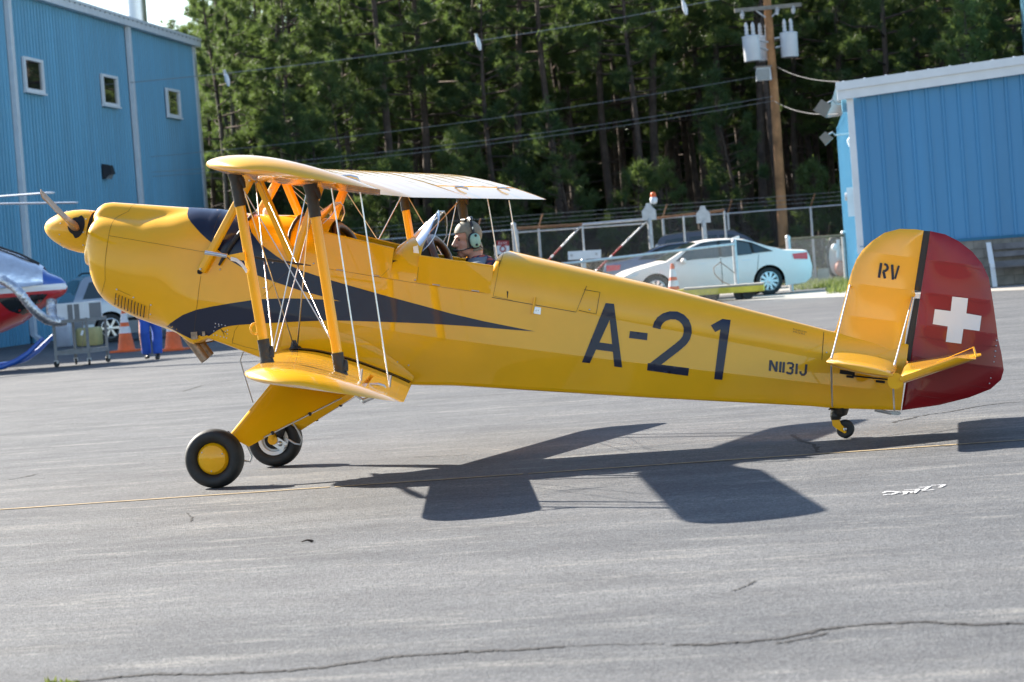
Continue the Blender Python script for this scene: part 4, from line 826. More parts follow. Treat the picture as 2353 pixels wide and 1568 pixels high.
bench = thing('bench', 'weathered slatted wooden bench with white end post against the block wall', 'bench')
for s in (.02, 2.6):
    mb = MB(); mb.prism([wr(s-.03, 0, .50), wr(s+.07, 0, .50), wr(s+.05, .5, .42), wr(s-.05, .5, .42)], -d2*.06); mb.prism([wr(s-.06, .5, .40), wr(s+.05, .5, .40), wr(s+.02, .94, .16), wr(s-.08, .94, .16)], -d2*.06); mb.build('end_post', 'trim_white', bench)
for z0, z1, o in ((.78, .90, .20), (.62, .73, .25), (.40, .53, .30)):
    mb = MB(); mb.prism([wr(.08, z0, o), wr(2.58, z0, o), wr(2.58, z1, o-.05), wr(.08, z1, o-.05)], -d2*.03); mb.build('back_slat', 'bench_wood', bench)
for o in (.42, .54, .66): mb = MB(); mb.prism([wr(.08, .40, o), wr(2.58, .40, o), wr(2.58, .435, o), wr(.08, .435, o)], -d2*.10); mb.build('seat_slat', 'bench_wood', bench)
tb = thing('tall_shed', 'edge of a taller teal blue building rising at the upper right corner', 'building'); c = atD(2364, 60, 95.)
mb = MB(); mb.box((c[0]+6, c[1]+4, 5.6), (12, 10, 11.2)); mb.build('wall', 'blue_wall', tb); mb = MB(); mb.box((c[0]+6, c[1]+4, 11.35), (12.4, 10.4, .3)); mb.build('roof', 'trim_white', tb)

# ================================================================== utility pole, wires
M['pole_wood'] = mat('weathered_pole_wood', (.42, .205, .085), .85, var=.45, vscale=1.6, bump=.3, bscale=14)
M['arm_wood'] = mat('grey_crossarm_wood', (.24, .22, .19), .9, var=.2, vscale=4)
M['xfmr'] = mat('pale_grey_enamel', (.62, .64, .66), .4, var=.05, vscale=3)
M['porcelain'] = mat('porcelain', (.55, .56, .58), .25, var=.1)
M['wire'] = mat('weathered_wire', (.20, .21, .22), .7, var=.1)
DPL = 97.
def zq(x, y): return ((2900+x/3.484)/1.7408, (y/3.484)/1.7408)
def pq(x, y, dd=0.): return atD(*zq(x, y), DPL+dd)
pole = thing('utility_pole', 'wooden utility pole with crossarm and three pale transformers behind the cars', 'utility pole'); pt_, pm, pb = atD(*zp(0, 1760, -30), DPL), pq(690, 1330), gD(1806, DPL)
mb = MB(); mb.path([pb, pm, pt_], [.185, .145, .13], 20); mb.build('shaft', 'pole_wood', pole, 60)
ca, cb = pq(130, 152, -.25), pq(1065, 66, -.25); mb = MB(); dd = cb-ca; L = np.linalg.norm(dd); x = dd/L; z = np.array([0, 0, 1.]); y = np.cross(z, x); R = np.array([x, y/np.linalg.norm(y), np.cross(x, y/np.linalg.norm(y))]).T; mb.box((ca+cb)/2, (L, .10, .13), R); mb.build('crossarm', 'arm_wood', pole)
for x0, y0, x1, y1 in ((430, 150, 565, 245), (760, 130, 655, 235)): mb = MB(); mb.tube(pq(x0, y0, -.25), pq(x1, y1, -.2), .03); mb.build('arm_brace', 'galv', pole, 60)
for i, (x, y0, y1) in enumerate(((238, 140, 268), (722, 100, 212), (950, 78, 195))):
    mb = MB(); a, b = pq(x, y0, -.25), pq(x+4, y1, -.25); mb.path([a+(b-a)*t for t in np.linspace(0, 1, 9)], [.03, .07, .04, .085, .05, .085, .05, .06, .03], 12); mb.build('insulator', 'porcelain', pole, 60)
for (x0, y0, x1, y1, dp) in ((355, 505, 395, 855, -.35), (545, 510, 590, 850, .45), (885, 455, 905, 800, -.1)):
    a, b = pq(x0, y0, dp), pq(x1, y1, dp); ax_ = a-b; H = np.linalg.norm(ax_); r = .292; mb = MB(); mb.lathe([(0, r*.96), (.03, r), (H*.94, r), (H*.95, r*1.05), (H*.99, r*1.03), (H*1.03, r*.6)], b, ax_, 28); tr = mb.build('transformer', 'xfmr', pole, 35)
    for k in (-.12, .1): mb = MB(); q = a+np.array([k, -.05, .03]); mb.path([q+np.array([0, 0, t]) for t in np.linspace(0, .42, 8)], [.05, .075, .05, .075, .05, .07, .05, .03], 12); mb.build('bushing', 'porcelain', tr, 60)
for (x0, y0, x1, y1) in ((480, 565, 600, 590), (490, 665, 600, 700), (690, 540, 790, 520), (700, 665, 800, 645)): mb = MB(); mb.tube(pq(x0, y0, -.2), pq(x1, y1, -.1), .035); mb.build('bracket', 'galv', pole, 60)
pf = thing('floodlight', 'square floodlight strapped to the pole under the transformers', 'floodlight'); c = pq(535, 1035, -.4); mb = MB(); mb.box(c, (.50, .35, .44), Rz(.2), taper=.9); mb.build('housing', 'xfmr', pf); mb = MB(); mb.box(c+np.array([0, -.19, -.02]), (.44, .02, .36), Rz(.2)); mb.build('lens', 'lamplens', pf); mb = MB(); mb.box(c+np.array([0, 0, .24]), (.56, .42, .05), Rz(.2)); mb.tube(c+np.array([.2, .1, 0]), pq(640, 1020), .04); mb.build('bracket', 'lamphead', pf)
def wire(name, label, a, b, sag, r=.018, group='overhead wires by the wood'):
    mb = MB(); mb.path([a+(b-a)*t-np.array([0, 0, sag*4*t*(1-t)]) for t in np.linspace(0, 1, 24)], r, 6); return mb.build(name, 'wire', None, 60, label=label, cat='wire', group=group)
w1 = wire('overhead_wire', 'topmost overhead wire with white danglers crossing the trees', atD(300, 190, 92), atD(1900, -52, 96), .35, .013)
for u, v in ((516, 165), (1094, 82), (1568, 1)):
    m_ = thing('line_marker', {516: 'white dangling wire marker nearest the blue hangar', 1094: 'white dangling wire marker in the middle of the top wire', 1568: 'white dangling wire marker nearest the utility pole'}[u], 'wire marker', group='markers hung on the top wire'); c = atD(u, v, 93.3); mb = MB(); mb.path([c, c+[.04, 0, -.14], c+[.07, 0, -.30], c+[.10, 0, -.48]], [.035, .07, .085, .04], 10); mb.build('marker_body', 'trim_white', m_, 60); mb = MB(); mb.tube(c+[0, 0, .06], c, .05); mb.build('clamp', 'porcelain', m_, 60)
for i, (va, vb, xa, xb, lb) in enumerate(((345, 172, 470, 1762, 'middle overhead wire running to the pole above its floodlight'), (368, 222, 620, 1775, 'lower overhead wire running to the pole shaft'), (378, 232, 620, 1778, 'lowest dark overhead wire running to the pole shaft'))):
    wire('overhead_wire', lb, atD(xa-300, va+30*(1 if i == 0 else 1), 95), atD(xb, vb, DPL-.2), .3, .009)
M['wire_dark'] = mat('dark_cable', (.05, .05, .055), .7, var=.1)
for o_ in [wire('service_wire', 'service wire dropping from the pole to the shed roof edge', pq(725, 935), atD(1930, 188, 64), .12, .010), wire('service_wire', 'dark service cable from the pole to the side of the shed', pq(690, 1415), atD(1926, 262, 66), .15, .012)]: o_.data.materials[0] = M['wire_dark']
# ================================================================== fences, gate, signs
M['link'] = mat('chain_link_wire', (.20, .205, .20), .7, var=.2)
M['rust'] = mat('rusty_rail', (.24, .12, .06), .8, metal=.2, var=.4, vscale=3)
M['redpaint'] = mat('red_gate_paint', (.36, .03, .032), .6, var=.2)
M['sign_white'] = mat('sign_white', (.72, .75, .78), .5, var=.05)
M['pinkish'] = mat('faded_pink_plastic', (.55, .22, .16), .5, var=.1)
M['orange'] = mat('orange_plastic', (.72, .12, .02), .5, var=.2, vscale=5)
def mesh_fabric(parent, a, b, za, zb, ta, tb, pitch=.085, r=.0035):
    """diamond mesh between two ground points; real wires"""
    a, b = np.asarray(a, float), np.asarray(b, float); L = np.linalg.norm((b-a)[:2]); x = (b-a)/L; H = max(ta-za, tb-zb); V = []; F = []; n = np.array([-x[1], x[0], 0])*r
    def pt(s, t): k = s/L; return a+x*s+np.array([0, 0, (za*(1-k)+zb*k)+t*((ta-za)*(1-k)+(tb-zb)*k)/H])
    for sg in (1, -1):
        for c in np.arange(-H, L+H, pitch):
            t0, t1 = 0., H; s0, s1 = (c, c+H) if sg > 0 else (c, c-H); q0, q1 = 0., 1.
            for lo, hi in ((0, L),):
                dS = s1-s0
                ql, qh = sorted(((lo-s0)/dS, (hi-s0)/dS)); q0, q1 = max(q0, ql), min(q1, qh)
            if q1-q0 < .02: continue
            P, Q = pt(s0+(s1-s0)*q0, H*q0), pt(s0+(s1-s0)*q1, H*q1); w = np.array([0, 0, r]); k = len(V); V += [P+n, P-n*.5+w, P-n*.5-w, Q+n, Q-n*.5+w, Q-n*.5-w]; F += [[k, k+1, k+4, k+3], [k+1, k+2, k+5, k+4], [k+2, k, k+3, k+5]]
    return mk('chain_link_mesh', V, F, 'link', parent, kind='stuff')
def post(par, p, z, r=.035, m='galv', cap=True, name='post'):
    p = np.asarray(p, float); mb = MB(); mb.tube([p[0], p[1], -.1], [p[0], p[1], z], r, r, 12)
    if cap: mb.sphere((p[0], p[1], z), r*1.15, 10, 6)
    return mb.build(name, m, par, 50)
def rail(par, a, b, r=.024, m='galv', name='top_rail'): mb = MB(); mb.tube(a, b, r, r, 10); return mb.build(name, m, par, 50)
up3 = lambda p, z: np.array([p[0], p[1], z])
# tall boundary fence in front of the wood
tf = thing('boundary_fence', 'tall chain link fence with barbed arms along the wood edge', 'fence'); us = [300, 640, 860, 985, 1108, 1250, 1535, 1684, 1874, 2060]; DF = 91.; TFZ = 2.25
P = [gD(u, DF) for u in us]
for p in P: 
    q = post(tf, p, TFZ+.02, .04, cap=False); mb = MB(); mb.tube(up3(p, TFZ), up3(p, TFZ)+np.array([.18, -.12, .42]), .02); mb.build('barb_arm', 'rust', q, 50)
rail(tf, up3(P[0], TFZ), up3(P[-1], TFZ), .022); mesh_fabric(tf, up3(P[0], 0), up3(P[-1], 0), .03, .03, TFZ, TFZ, .10, .0016)
for k in (.15, .28, .41): rail(tf, up3(P[0], TFZ+k)+[.43*k, -.28*k, 0], up3(P[-1], TFZ+k)+[.43*k, -.28*k, 0], .006, 'wire', 'barbed_wire')
# cantilever gate with red and white braces
def zg(x, y): return ((1950+x/2.941)/1.7408, (780+y/2.941)/1.7408)
def gp(x, y, D): return atD(*zg(x, y), D)
gate = thing('sliding_gate', 'long chain link sliding gate with red and white diagonal braces', 'gate'); GD = 84.
gl, g2, gr_, ge = gp(345, 395, GD), gp(1115, 350, GD), gp(1880, 285, GD), gp(2330, 240, GD); ge2 = atD(1664, 484, GD)
bot = lambda p: np.array([p[0], p[1], .18])
rail(gate, gl, g2, .04, 'rust'); rail(gate, g2, gr_, .04); rail(gate, gr_, ge2, .035, 'rust'); rail(gate, bot(gl), bot(ge2), .04, name='bottom_rail'); rail(gate, gl-[0, 0, .12], gr_-[0, 0, .12], .025, name='truss_rail')
for p in (gl, g2, ge2, atD(1570, 494, GD)): rail(gate, bot(p), p, .03, name='upright')
mesh_fabric(gate, bot(gl), bot(ge2), 0, 0, gl[2]-.18, ge2[2]-.18, .09, .0017)
for (x0, y0), (x1, y1) in (((1095, 375), (640, 850)), ((1870, 315), (1290, 885))):
    a, b = gp(x0, y0, GD-.06), gp(x1, y1, GD-.06); e = b+(b-a)*.25; pts = [0, .5, .70, .76, 1.0]; ms = ['galv', 'redpaint', 'whitepaint', 'redpaint']
    for i in range(4): rail(gate, a+(b-a)*pts[i], a+(b-a)*pts[i+1], .026, ms[i], 'diagonal_brace')
    rail(gate, b, e, .035, 'galv', 'diagonal_brace')
mb = MB(); A, B = gp(945, 668, GD-.15), gp(1335, 645, GD-.15); A2, B_ = gp(950, 768, GD-.15), gp(1335, 745, GD-.15); mb.prism([A, B, B_, A2], (0, .02, 0)); gs = mb.build('gate_panel', 'sign_white', gate)
for x, y in ((990, 713), (1282, 695)): mb = MB(); c = gp(x, y, GD-.18); mb.box(c, (.07, .01, .07)); mb.build('bolt_mark', 'galv', gs)
for x, lab, bea in ((308, 'round topped steel gate post at the left end of the sliding gate', 0), (1905, 'steel gate post with white roller cap and orange beacon', 1), (0, 'steel gate post with pale pointed cap behind the white car', 2)):
    t = thing('gate_post', lab, 'gate post', group='posts of the sliding gate')
    if bea < 2: c = gp(x, 345 if bea == 0 else 285, GD-.35)
    else: c = atD(1617, 510, GD-.35)
    r = .07; mb = MB(); mb.tube((c[0], c[1], 0), (c[0], c[1], c[2]), r, r, 16); mb.sphere(c, (r, r, r*.7), 14, 8); mb.build('shaft', 'galv', t, 50)
    if bea: mb = MB(); mb.prism([c+[-.2, -.05, -.03], c+[.2, -.05, -.03], c+[.2, -.05, .24], c+[.09, -.05, .36], c+[.06, -.05, .46], c+[-.06, -.05, .46], c+[-.09, -.05, .36], c+[-.2, -.05, .24]], (0, .16, 0)); mb.build('roller_cap', 'galv', t)
    if bea == 1:
        mb = MB(); q = c+[.16, .03, .42]; mb.lathe([(0, .05), (.05, .10), (.16, .11), (.2, .08)], q, (0, 0, 1), 18); bb = mb.build('beacon_base', 'sign_white', t, 50); mb = MB(); mb.lathe([(.2, .075), (.28, .08), (.33, .065), (.35, .02)], q, (0, 0, 1), 18); mb.build('beacon_dome', 'orange', bb, 50)
# GATE sign
sg = thing('gate_sign', 'small red and white sign reading GATE left of the sliding gate', 'sign'); a, b, c, d = gp(105, 540, 86), gp(248, 540, 86), gp(262, 700, 86), gp(112, 700, 86)
k = .36; mb = MB(); mb.prism([a, b, b+(c-b)*k, a+(d-a)*k], (0, .02, 0)); mb.build('header', 'redpaint', sg); mb = MB(); mb.prism([a+(d-a)*(k+.005), b+(c-b)*(k+.005), c, d], (0, .02, 0)); mb.build('panel', 'sign_white', sg)
def glyph(par, o, ux, uy, segs, m, w=.16): 
    for s in segs:
        Q = stroke(s, w); mb = MB(); mb.add([o+ux*x+uy*y+np.array([0, -.012, 0]) for x, y in Q], [list(range(len(Q)))]); mb.build('lettering', m, par)
ux, uy = (b-a), (d-a); GL = {'G': [[(.9, .2), (.5, 0), (.1, .3), (.1, .7), (.5, 1), (.9, .8), (.9, .5), (.55, .5)]], 'A': [[(.05, 1), (.5, 0), (.95, 1)], [(.2, .65), (.8, .65)]], 'T': [[(0, .05), (1, .05)], [(.5, 0), (.5, 1)]], 'E': [[(.9, .05), (.1, .05), (.1, .95), (.9, .95)], [(.1, .5), (.7, .5)]]}
for i, ch in enumerate('GATE'): glyph(sg, a+ux*(.13+.2*i)+uy*.09, ux*.145, uy*.19, GL[ch], 'sign_white')
cs = a+ux*.5+uy*.6; mb = MB(); mb.lathe([(0, .10), (.004, .10)], cs+[0, -.012, 0], (0, -1, 0), 20); mb.lathe([(.004, .06), (.006, .06)], cs+[0, -.014, 0], (0, -1, 0), 16, mi=1); mb.build('symbol', ['redpaint', 'sign_white'], sg)
post(sg, gD(1148, 86.2), 1.75, .03)
# low fence in front of the cars
lf = thing('low_fence', 'low chain link fence with pale top rail running in front of the white car', 'fence')
A, Bp, Cp = gD(1150, 58.), gD(1349, 61.), gD(1696, 68.1); tA, tB, tC = atD(1185, 618, 58.), atD(1346, 601, 61.), atD(1689, 561, 68.1)
rail(lf, tA, tB, .03); rail(lf, tB, tC, .03); mesh_fabric(lf, A, Cp, .03, .03, tA[2], tC[2], .075, .0016)
post(lf, A, tA[2]); post(lf, Bp, tB[2]+.02, .04); q = post(lf, Cp, tC[2]+.06, .055)
rf = thing('side_fence', 'short chain link fence section between the white car and the shed', 'fence'); A, Cp = gD(1819, 72.9), gD(1946, 76.); tA, tC = atD(1812, 550, 72.9), atD(1940, 541, 76.)
post(rf, A, tA[2]+.04, .06); post(rf, Cp, tC[2]+.06, .06); rail(rf, tA, tC, .035, 'rust'); mesh_fabric(rf, A, Cp, .03, .03, tA[2], tC[2], .075, .0020)
ch = thing('gate_chain', 'slack cable looped on the low fence by the white car', 'cable'); mb = MB(); L = [atD(*zp(0, *p), 68.0) for p in ((1655, 603), (1640, 615), (1642, 630), (1660, 648), (1685, 658))]; mb.path(L, .012, 6); mb.build('loop', 'rust', ch, 60); mb = MB(); mb.path([atD(*zp(0, *p), 68.0) for p in ((1655, 603), (1668, 612), (1688, 628))], .012, 6); mb.build('strand', 'rust', ch, 60)
# ---- hose reel machine by the shed
hr = thing('hose_reel', 'clutter of hose reel and valves behind the short side fence', 'hose reel'); c = gD(1925, 79.)
mb = MB(); 
for rr in (.46, .42, .38): mb.path([c+np.array([rr*.55*math.cos(t), .05*math.sin(3*t), .70+rr*1.3*math.sin(t)]) for t in np.linspace(0, 2*math.pi, 30)], .02, 6)
mb.build('hose', 'black', hr, 60); mb = MB(); mb.box(c+[0, .25, .55], (.5, .3, 1.0)); mb.build('cabinet', 'xfmr', hr); mb = MB(); mb.sphere(c+[.10, -.1, .42], (.16, .16, .22), 14, 10); mb.build('buoy', 'pinkish', hr, 60)
mb = MB(); mb.tube(c+[.05, -.1, .7], c+[.1, -.1, 1.2], .05); mb.sphere(c+[.0, -.12, 1.0], .1, 10, 8); mb.build('valve', 'sign_white', hr, 60)
for x in (-.75, -.35): mb = MB(); mb.box(c+[x, -.4, .22], (.35, .3, .44), taper=.8); mb.build('footing_block', 'block', hr)
# ================================================================== cars
M['car_white'] = mat('white_car_paint', (.86, .78, .72), .4, coat=.3, coat_r=.03, var=.02)
M['car_blue'] = mat('slate_blue_car_paint', (.13, .17, .26), .35, metal=.2, coat=1., coat_r=.03, var=.03)
M['car_grey'] = mat('dark_grey_car_paint', (.09, .10, .12), .3, metal=.4, coat=1., coat_r=.03, var=.03)
M['car_silver'] = mat('silver_car_paint', (.36, .39, .43), .35, metal=.6, coat=1., coat_r=.04, var=.03)
M['car_glass'] = mat('tinted_glass', (.03, .05, .055), .03, var=0, coat=1., coat_r=.02)
M['car_glass_l'] = mat('pale_glass', (.06, .085, .09), .03, var=0, coat=1., coat_r=.02)
M['tail_red'] = mat('red_lens', (.70, .02, .02), .15, coat=1., var=.05)
M['maroon'] = mat('maroon_lens', (.16, .015, .02), .2, coat=1., var=.05)
M['lens_clear'] = mat('clear_lens', (.7, .72, .74), .1, coat=1., var=.05)
M['rimalloy'] = mat('alloy_rim', (.62, .63, .65), .3, metal=.8, var=.05)
def arc(cx, cz, r, a0, a1, n=12): return [(cx+r*math.cos(t), cz+r*math.sin(t)) for t in np.linspace(a0, a1, n)]
def car(label, top, wins, wx, wr_, hw, belt, paint, pos, head, ref, cat='car', glass='car_glass', trim=(), spokes=10, group=None, extras=None):
    """top: side silhouette from rear bottom over the roof to front bottom (x forward, z); ref: local (x,y) placed at pos"""
    h = np.array([head[0], head[1], 0.]); h /= np.linalg.norm(h); rz = math.atan2(h[1], h[0]); R = Rz(rz)
    o = thing('parked_'+('suv' if cat == 'suv' else 'car'), label, 'car', np.asarray(pos)-R@np.array([ref[0], ref[1], 0]), rz, group)
    xs = [p[0] for p in top]; xr, xf = min(xs), max(xs); mid = (xr+xf)/2; hl_ = (xf-xr)/2
    def Wc(x, z):
        e = abs(x-mid)/hl_; w = hw-.16*max(0, (e-.62)/.38)**2.2
        if z > belt: w -= (z-belt)*.42
        if z < .5: w -= (.5-z)*.14
        w += .02*math.exp(-((z-.68)/.16)**2); return w
    zs = .20; fl_ = []
    P = list(top)
    for cx in sorted(wx, reverse=True): P += [(cx+wr_+.06, zs)]+arc(cx, wr_, wr_+.06, -.10 if wr_ > zs else 0, math.pi+.10, 14)+[(cx-wr_-.06, zs)]
    V2, F = tri2d([P], .14)
    body = link('body', None, o); mbs = MB()
    for s in (1, -1): mbs.add([(x, s*Wc(x, z), z) for x, z in V2], [f if s < 0 else f[::-1] for f in F])
    rows = []
    T = [];
    for i in range(len(top)-1):
        a, b = np.array(top[i]), np.array(top[i+1]); n = max(1, int(np.linalg.norm(b-a)/.12)); T += [a+(b-a)*t/n for t in range(n)]
    T.append(np.array(top[-1]))
    for x, z in T: 
        w = Wc(x, z); rows.append([(x+.05*(1-k*k)*(1 if x > mid else -1)*max(0, (abs(x-mid)/hl_-.9)/.1), k*w, z+.035*(1-k*k)*(1 if z > .6 else 0)) for k in np.linspace(-1, 1, 11)])
    mbs.loft(rows, False, False, False)
    mbs.add([(xr+.1, -hw*.8, zs), (xf-.1, -hw*.8, zs), (xf-.1, hw*.8, zs), (xr+.1, hw*.8, zs)], [[0, 1, 2, 3]])
    mk('shell', mbs.V, mbs.F, paint, body, 50)
    for cx in wx:
        for s in (1, -1):
            mb = MB(); A = arc(cx, wr_, wr_+.055, 0, math.pi, 16); mb.loft([[(x, s*(Wc(x, z)-.005), z) for x, z in A], [(x, s*(hw-.35), z) for x, z in A]], False, False, False); mb.add([(x, s*(hw-.3), z) for x, z in A], [list(range(16))]); mb.build('wheel_arch', 'dark', body)
    for nm, W_, g in wins:
        for s in (1, -1):
            V2, F = tri2d([W_], .14); mk(nm, [(x, s*(Wc(x, z)+.006), z) for x, z in V2], [f if s < 0 else f[::-1] for f in F], g or glass, o, 50)
    for nm, i0, i1, k in trim:      # glass or lamps on the centre skin: between silhouette points i0..i1, half-width share k
        rows = []
        for t in np.linspace(i0, i1, 7):
            i = min(int(t), len(top)-2); p = np.array(top[i])+(np.array(top[i+1])-np.array(top[i]))*(t-i); d = np.array(top[i+1])-np.array(top[i]); n = np.array([-d[1], d[0]])/np.linalg.norm(d); n = n if n[1] > 0 else -n
            rows.append([(p[0]+n[0]*.008, q*k*Wc(*p), p[1]+n[1]*.008+.035*(1-(q*k)**2)) for q in np.linspace(-1, 1, 9)])
        mb = MB(); mb.loft(rows, False, False, False); mb.build(nm, 'car_glass', o, 50)
    for cx in wx:
        for s in (1, -1):
            w = link('wheel', None, o); c = np.array([cx, s*(hw-.12), wr_]); ax_ = np.array([0, s, 0.]); mb = MB()
            mb.lathe([(-.09, wr_*.68), (-.10, wr_*.85), (-.085, wr_*.97), (0, wr_), (.085, wr_*.97), (.10, wr_*.85), (.095, wr_*.69)], c, ax_, 36, cap=False); mb.build('tyre', 'tyre', w, 50)
            mb = MB(); mb.lathe([(.09, wr_*.70), (.095, wr_*.64), (.06, wr_*.62), (-.02, wr_*.60)], c, ax_, 32, cap=False); mb.lathe([(-.02, wr_*.62), (-.015, .01)], c, ax_, 24, mi=1)
            for k in range(spokes):
                t = 2*math.pi*k/spokes; d = np.array([math.cos(t), 0, math.sin(t)]); e = np.array([-math.sin(t), 0, math.cos(t)]); q = c+ax_*.075
                mb.prism([q+d*.03-e*.022, q+d*wr_*.63-e*.034, q+d*wr_*.63+e*.034, q+d*.03+e*.022], -ax_*.03)
            mb.lathe([(.04, .055), (.085, .05), (.09, .01)], c, ax_, 16); mb.build('rim', ['rimalloy', 'dark'], w, 40)
    for nm, pts, m, sgn in (extras or ()):
        for s in sgn:
            V2, F = tri2d([pts], .1); mk(nm, [(x, s*(Wc(x, z)+.012), z) for x, z in V2], [f if s < 0 else f[::-1] for f in F], m, o, 50)
    return o, Wc
SED = [(-2.34, .24), (-2.49, .36), (-2.53, .62), (-2.47, .88), (-2.41, 1.01), (-1.85, 1.06), (-1.40, 1.20), (-.92, 1.385), (-.55, 1.425), (-.1, 1.43), (.25, 1.395), (.62, 1.25), (1.12, .99), (1.45, .93), (1.9, .83), (2.2, .70), (2.33, .54), (2.34, .38), (2.2, .22)]
SW = [('side_window', [(.86, 1.01), (.50, 1.24), (.16, 1.36), (-.20, 1.385), (-.20, 1.0)], 'car_glass_l'), ('side_window', [(-.26, 1.0), (-.26, 1.385), (-.66, 1.375), (-.98, 1.29), (-1.02, 1.03)], 'car_glass_l'), ('quarter_window', [(-1.08, 1.04), (-1.05, 1.27), (-1.28, 1.175), (-1.48, 1.07)], None)]
EX = [('window_surround', [(.90, .985), (.52, 1.27), (.16, 1.39), (-.25, 1.412), (-.70, 1.40), (-1.05, 1.31), (-1.55, 1.06)], 'dark', (1, -1)), ('tail_lamp', [(-2.42, .80), (-2.05, .83), (-2.02, .96), (-2.42, .97)], 'tail_red', (1, -1)), ('door_handle', [(-.95, .88), (-.75, .885), (-.75, .905), (-.95, .90)], 'trim_white', (1, -1)), ('door_handle', [(.15, .87), (.35, .875), (.35, .895), (.15, .89)], 'trim_white', (1, -1)), ('headlamp', [(2.2, .60), (1.85, .72), (1.82, .80), (2.1, .72)], 'lens_clear', (1, -1)), ('door_seam', [(-.235, .35), (-.22, .35), (-.22, .99), (-.235, .99)], 'dark', (1, -1)), ('door_seam', [(.98, .32), (.99, .32), (.93, .97), (.92, .97)], 'dark', (1, -1)), ('door_seam', [(-1.10, .55), (-1.09, .55), (-1.17, 1.0), (-1.18, 1.0)], 'dark', (1, -1))]
SWs = [(n, w, g) for n, w, g in SW]
def exfix(L): return L
car_w, Wcw = car('white sedan with ten spoke wheels parked behind the low chain link fence', SED, [], (-1.40, 1.41), .338, .90, .95, 'car_white', gr(1770, 678), (-.946, -.30), (-1.40, .86), trim=(('rear_glass', 5.1, 7.0, .86), ('windscreen', 10.1, 12.0, .86)), extras=EX+[(n, w, g or 'car_glass', (1, -1)) for n, w, g in SW])
for o in car_w.children:
    if o.name.startswith(('side_window', 'quarter_window')):
        for v in o.data.vertices: v.co.y += .006*(1 if v.co.y > 0 else -1)
for s in (1, -1):
    mb = MB(); mb.sphere((.72, s*1.0, .98), (.07, .11, .075), 12, 8); mb.box((.74, s*.92, .95), (.05, .1, .03)); mb.build('wing_mirror', 'car_white', car_w, 60)
mb = MB(); mb.prism([(-.95, -.012, 1.41), (-.72, -.012, 1.445), (-.93, -.012, 1.50)], (0, .024, 0)); mb.build('roof_antenna', 'car_white', car_w)
car_b, Wcb = car('slate blue sedan with red tail lamp parked beyond the white sedan', SED, [], (-1.40, 1.41), .33, .90, .95, 'car_blue', gD(1409, 79.0), (.98, .10), (-2.3, -.7), trim=(('rear_glass', 5.1, 7.0, .86), ('windscreen', 10.1, 12.0, .86)), extras=EX+[('side_window', SW[0][1], 'car_glass', (1, -1)), ('side_window', SW[1][1], 'car_glass', (1, -1)), ('quarter_window', SW[2][1], 'car_glass', (1, -1))])
for o in car_b.children:
    if o.name.startswith(('side_window', 'quarter_window')):
        for v in o.data.vertices: v.co.y += .006*(1 if v.co.y > 0 else -1)
SUVT = [(-2.15, .32), (-2.30, .42), (-2.33, .70), (-2.30, 1.00), (-2.22, 1.15), (-1.98, 1.60), (-1.85, 1.69), (-1.2, 1.735), (-.3, 1.73), (.25, 1.68), (.62, 1.50), (1.12, 1.12), (1.5, 1.06), (2.0, .98), (2.25, .82), (2.33, .60), (2.30, .42), (2.15, .28)]
SUVW = [('rear_side_window', [(-2.02, 1.14), (-1.78, 1.56), (-1.15, 1.60), (-1.15, 1.14)], None), ('side_window', [(-1.08, 1.14), (-1.08, 1.60), (-.25, 1.60), (-.25, 1.14)], None), ('side_window', [(-.18, 1.14), (-.18, 1.60), (.22, 1.57), (.85, 1.17)], None)]
SUVX = [('tail_lamp', [(-2.26, .82), (-1.98, .84), (-1.96, .98), (-2.24, .98)], 'maroon', (1, -1)), ('side_moulding', [(-1.0, .52), (.95, .52), (.95, .60), (-1.0, .60)], 'dark', (1, -1)), ('door_handle', [(-.95, .98), (-.75, .985), (-.75, 1.005), (-.95, 1.0)], 'dark', (1, -1))]
lat = np.array([.951, .309, 0])
suv, Wcs = car('silver SUV with dark windows parked beside the blue hangar', SUVT, SUVW, (-1.36, 1.38), .365, .92, 1.08, 'car_silver', gr(257, 787), lat*.97+np.array([-.309, .951, 0])*.24, (-1.36, -.88), 'suv', spokes=6, trim=(('rear_glass', 4.2, 5.0, .85), ('windscreen', 9.1, 11.0, .86)), extras=SUVX)
for s in (1, -1): mb = MB(); mb.path([(-1.7, s*.62, 1.74), (-1.6, s*.62, 1.80), (.0, s*.62, 1.80), (.15, s*.62, 1.74)], .02, 8); mb.build('roof_rail', 'dark', suv, 60)
suv2, _w = car('dark grey SUV roof showing above the slate blue sedan', SUVT, SUVW, (-1.36, 1.38), .35, .92, 1.08, 'car_grey', gD(1500, 87.), (.99, .05), (-2.3, -.7), 'suv', spokes=6, trim=(('rear_glass', 4.2, 5.0, .85), ('windscreen', 9.1, 11.0, .86)), extras=[('tail_lamp', [(-2.26, 1.2), (-2.0, 1.22), (-1.98, 1.42), (-2.1, 1.44)], 'lens_clear', (1, -1))])
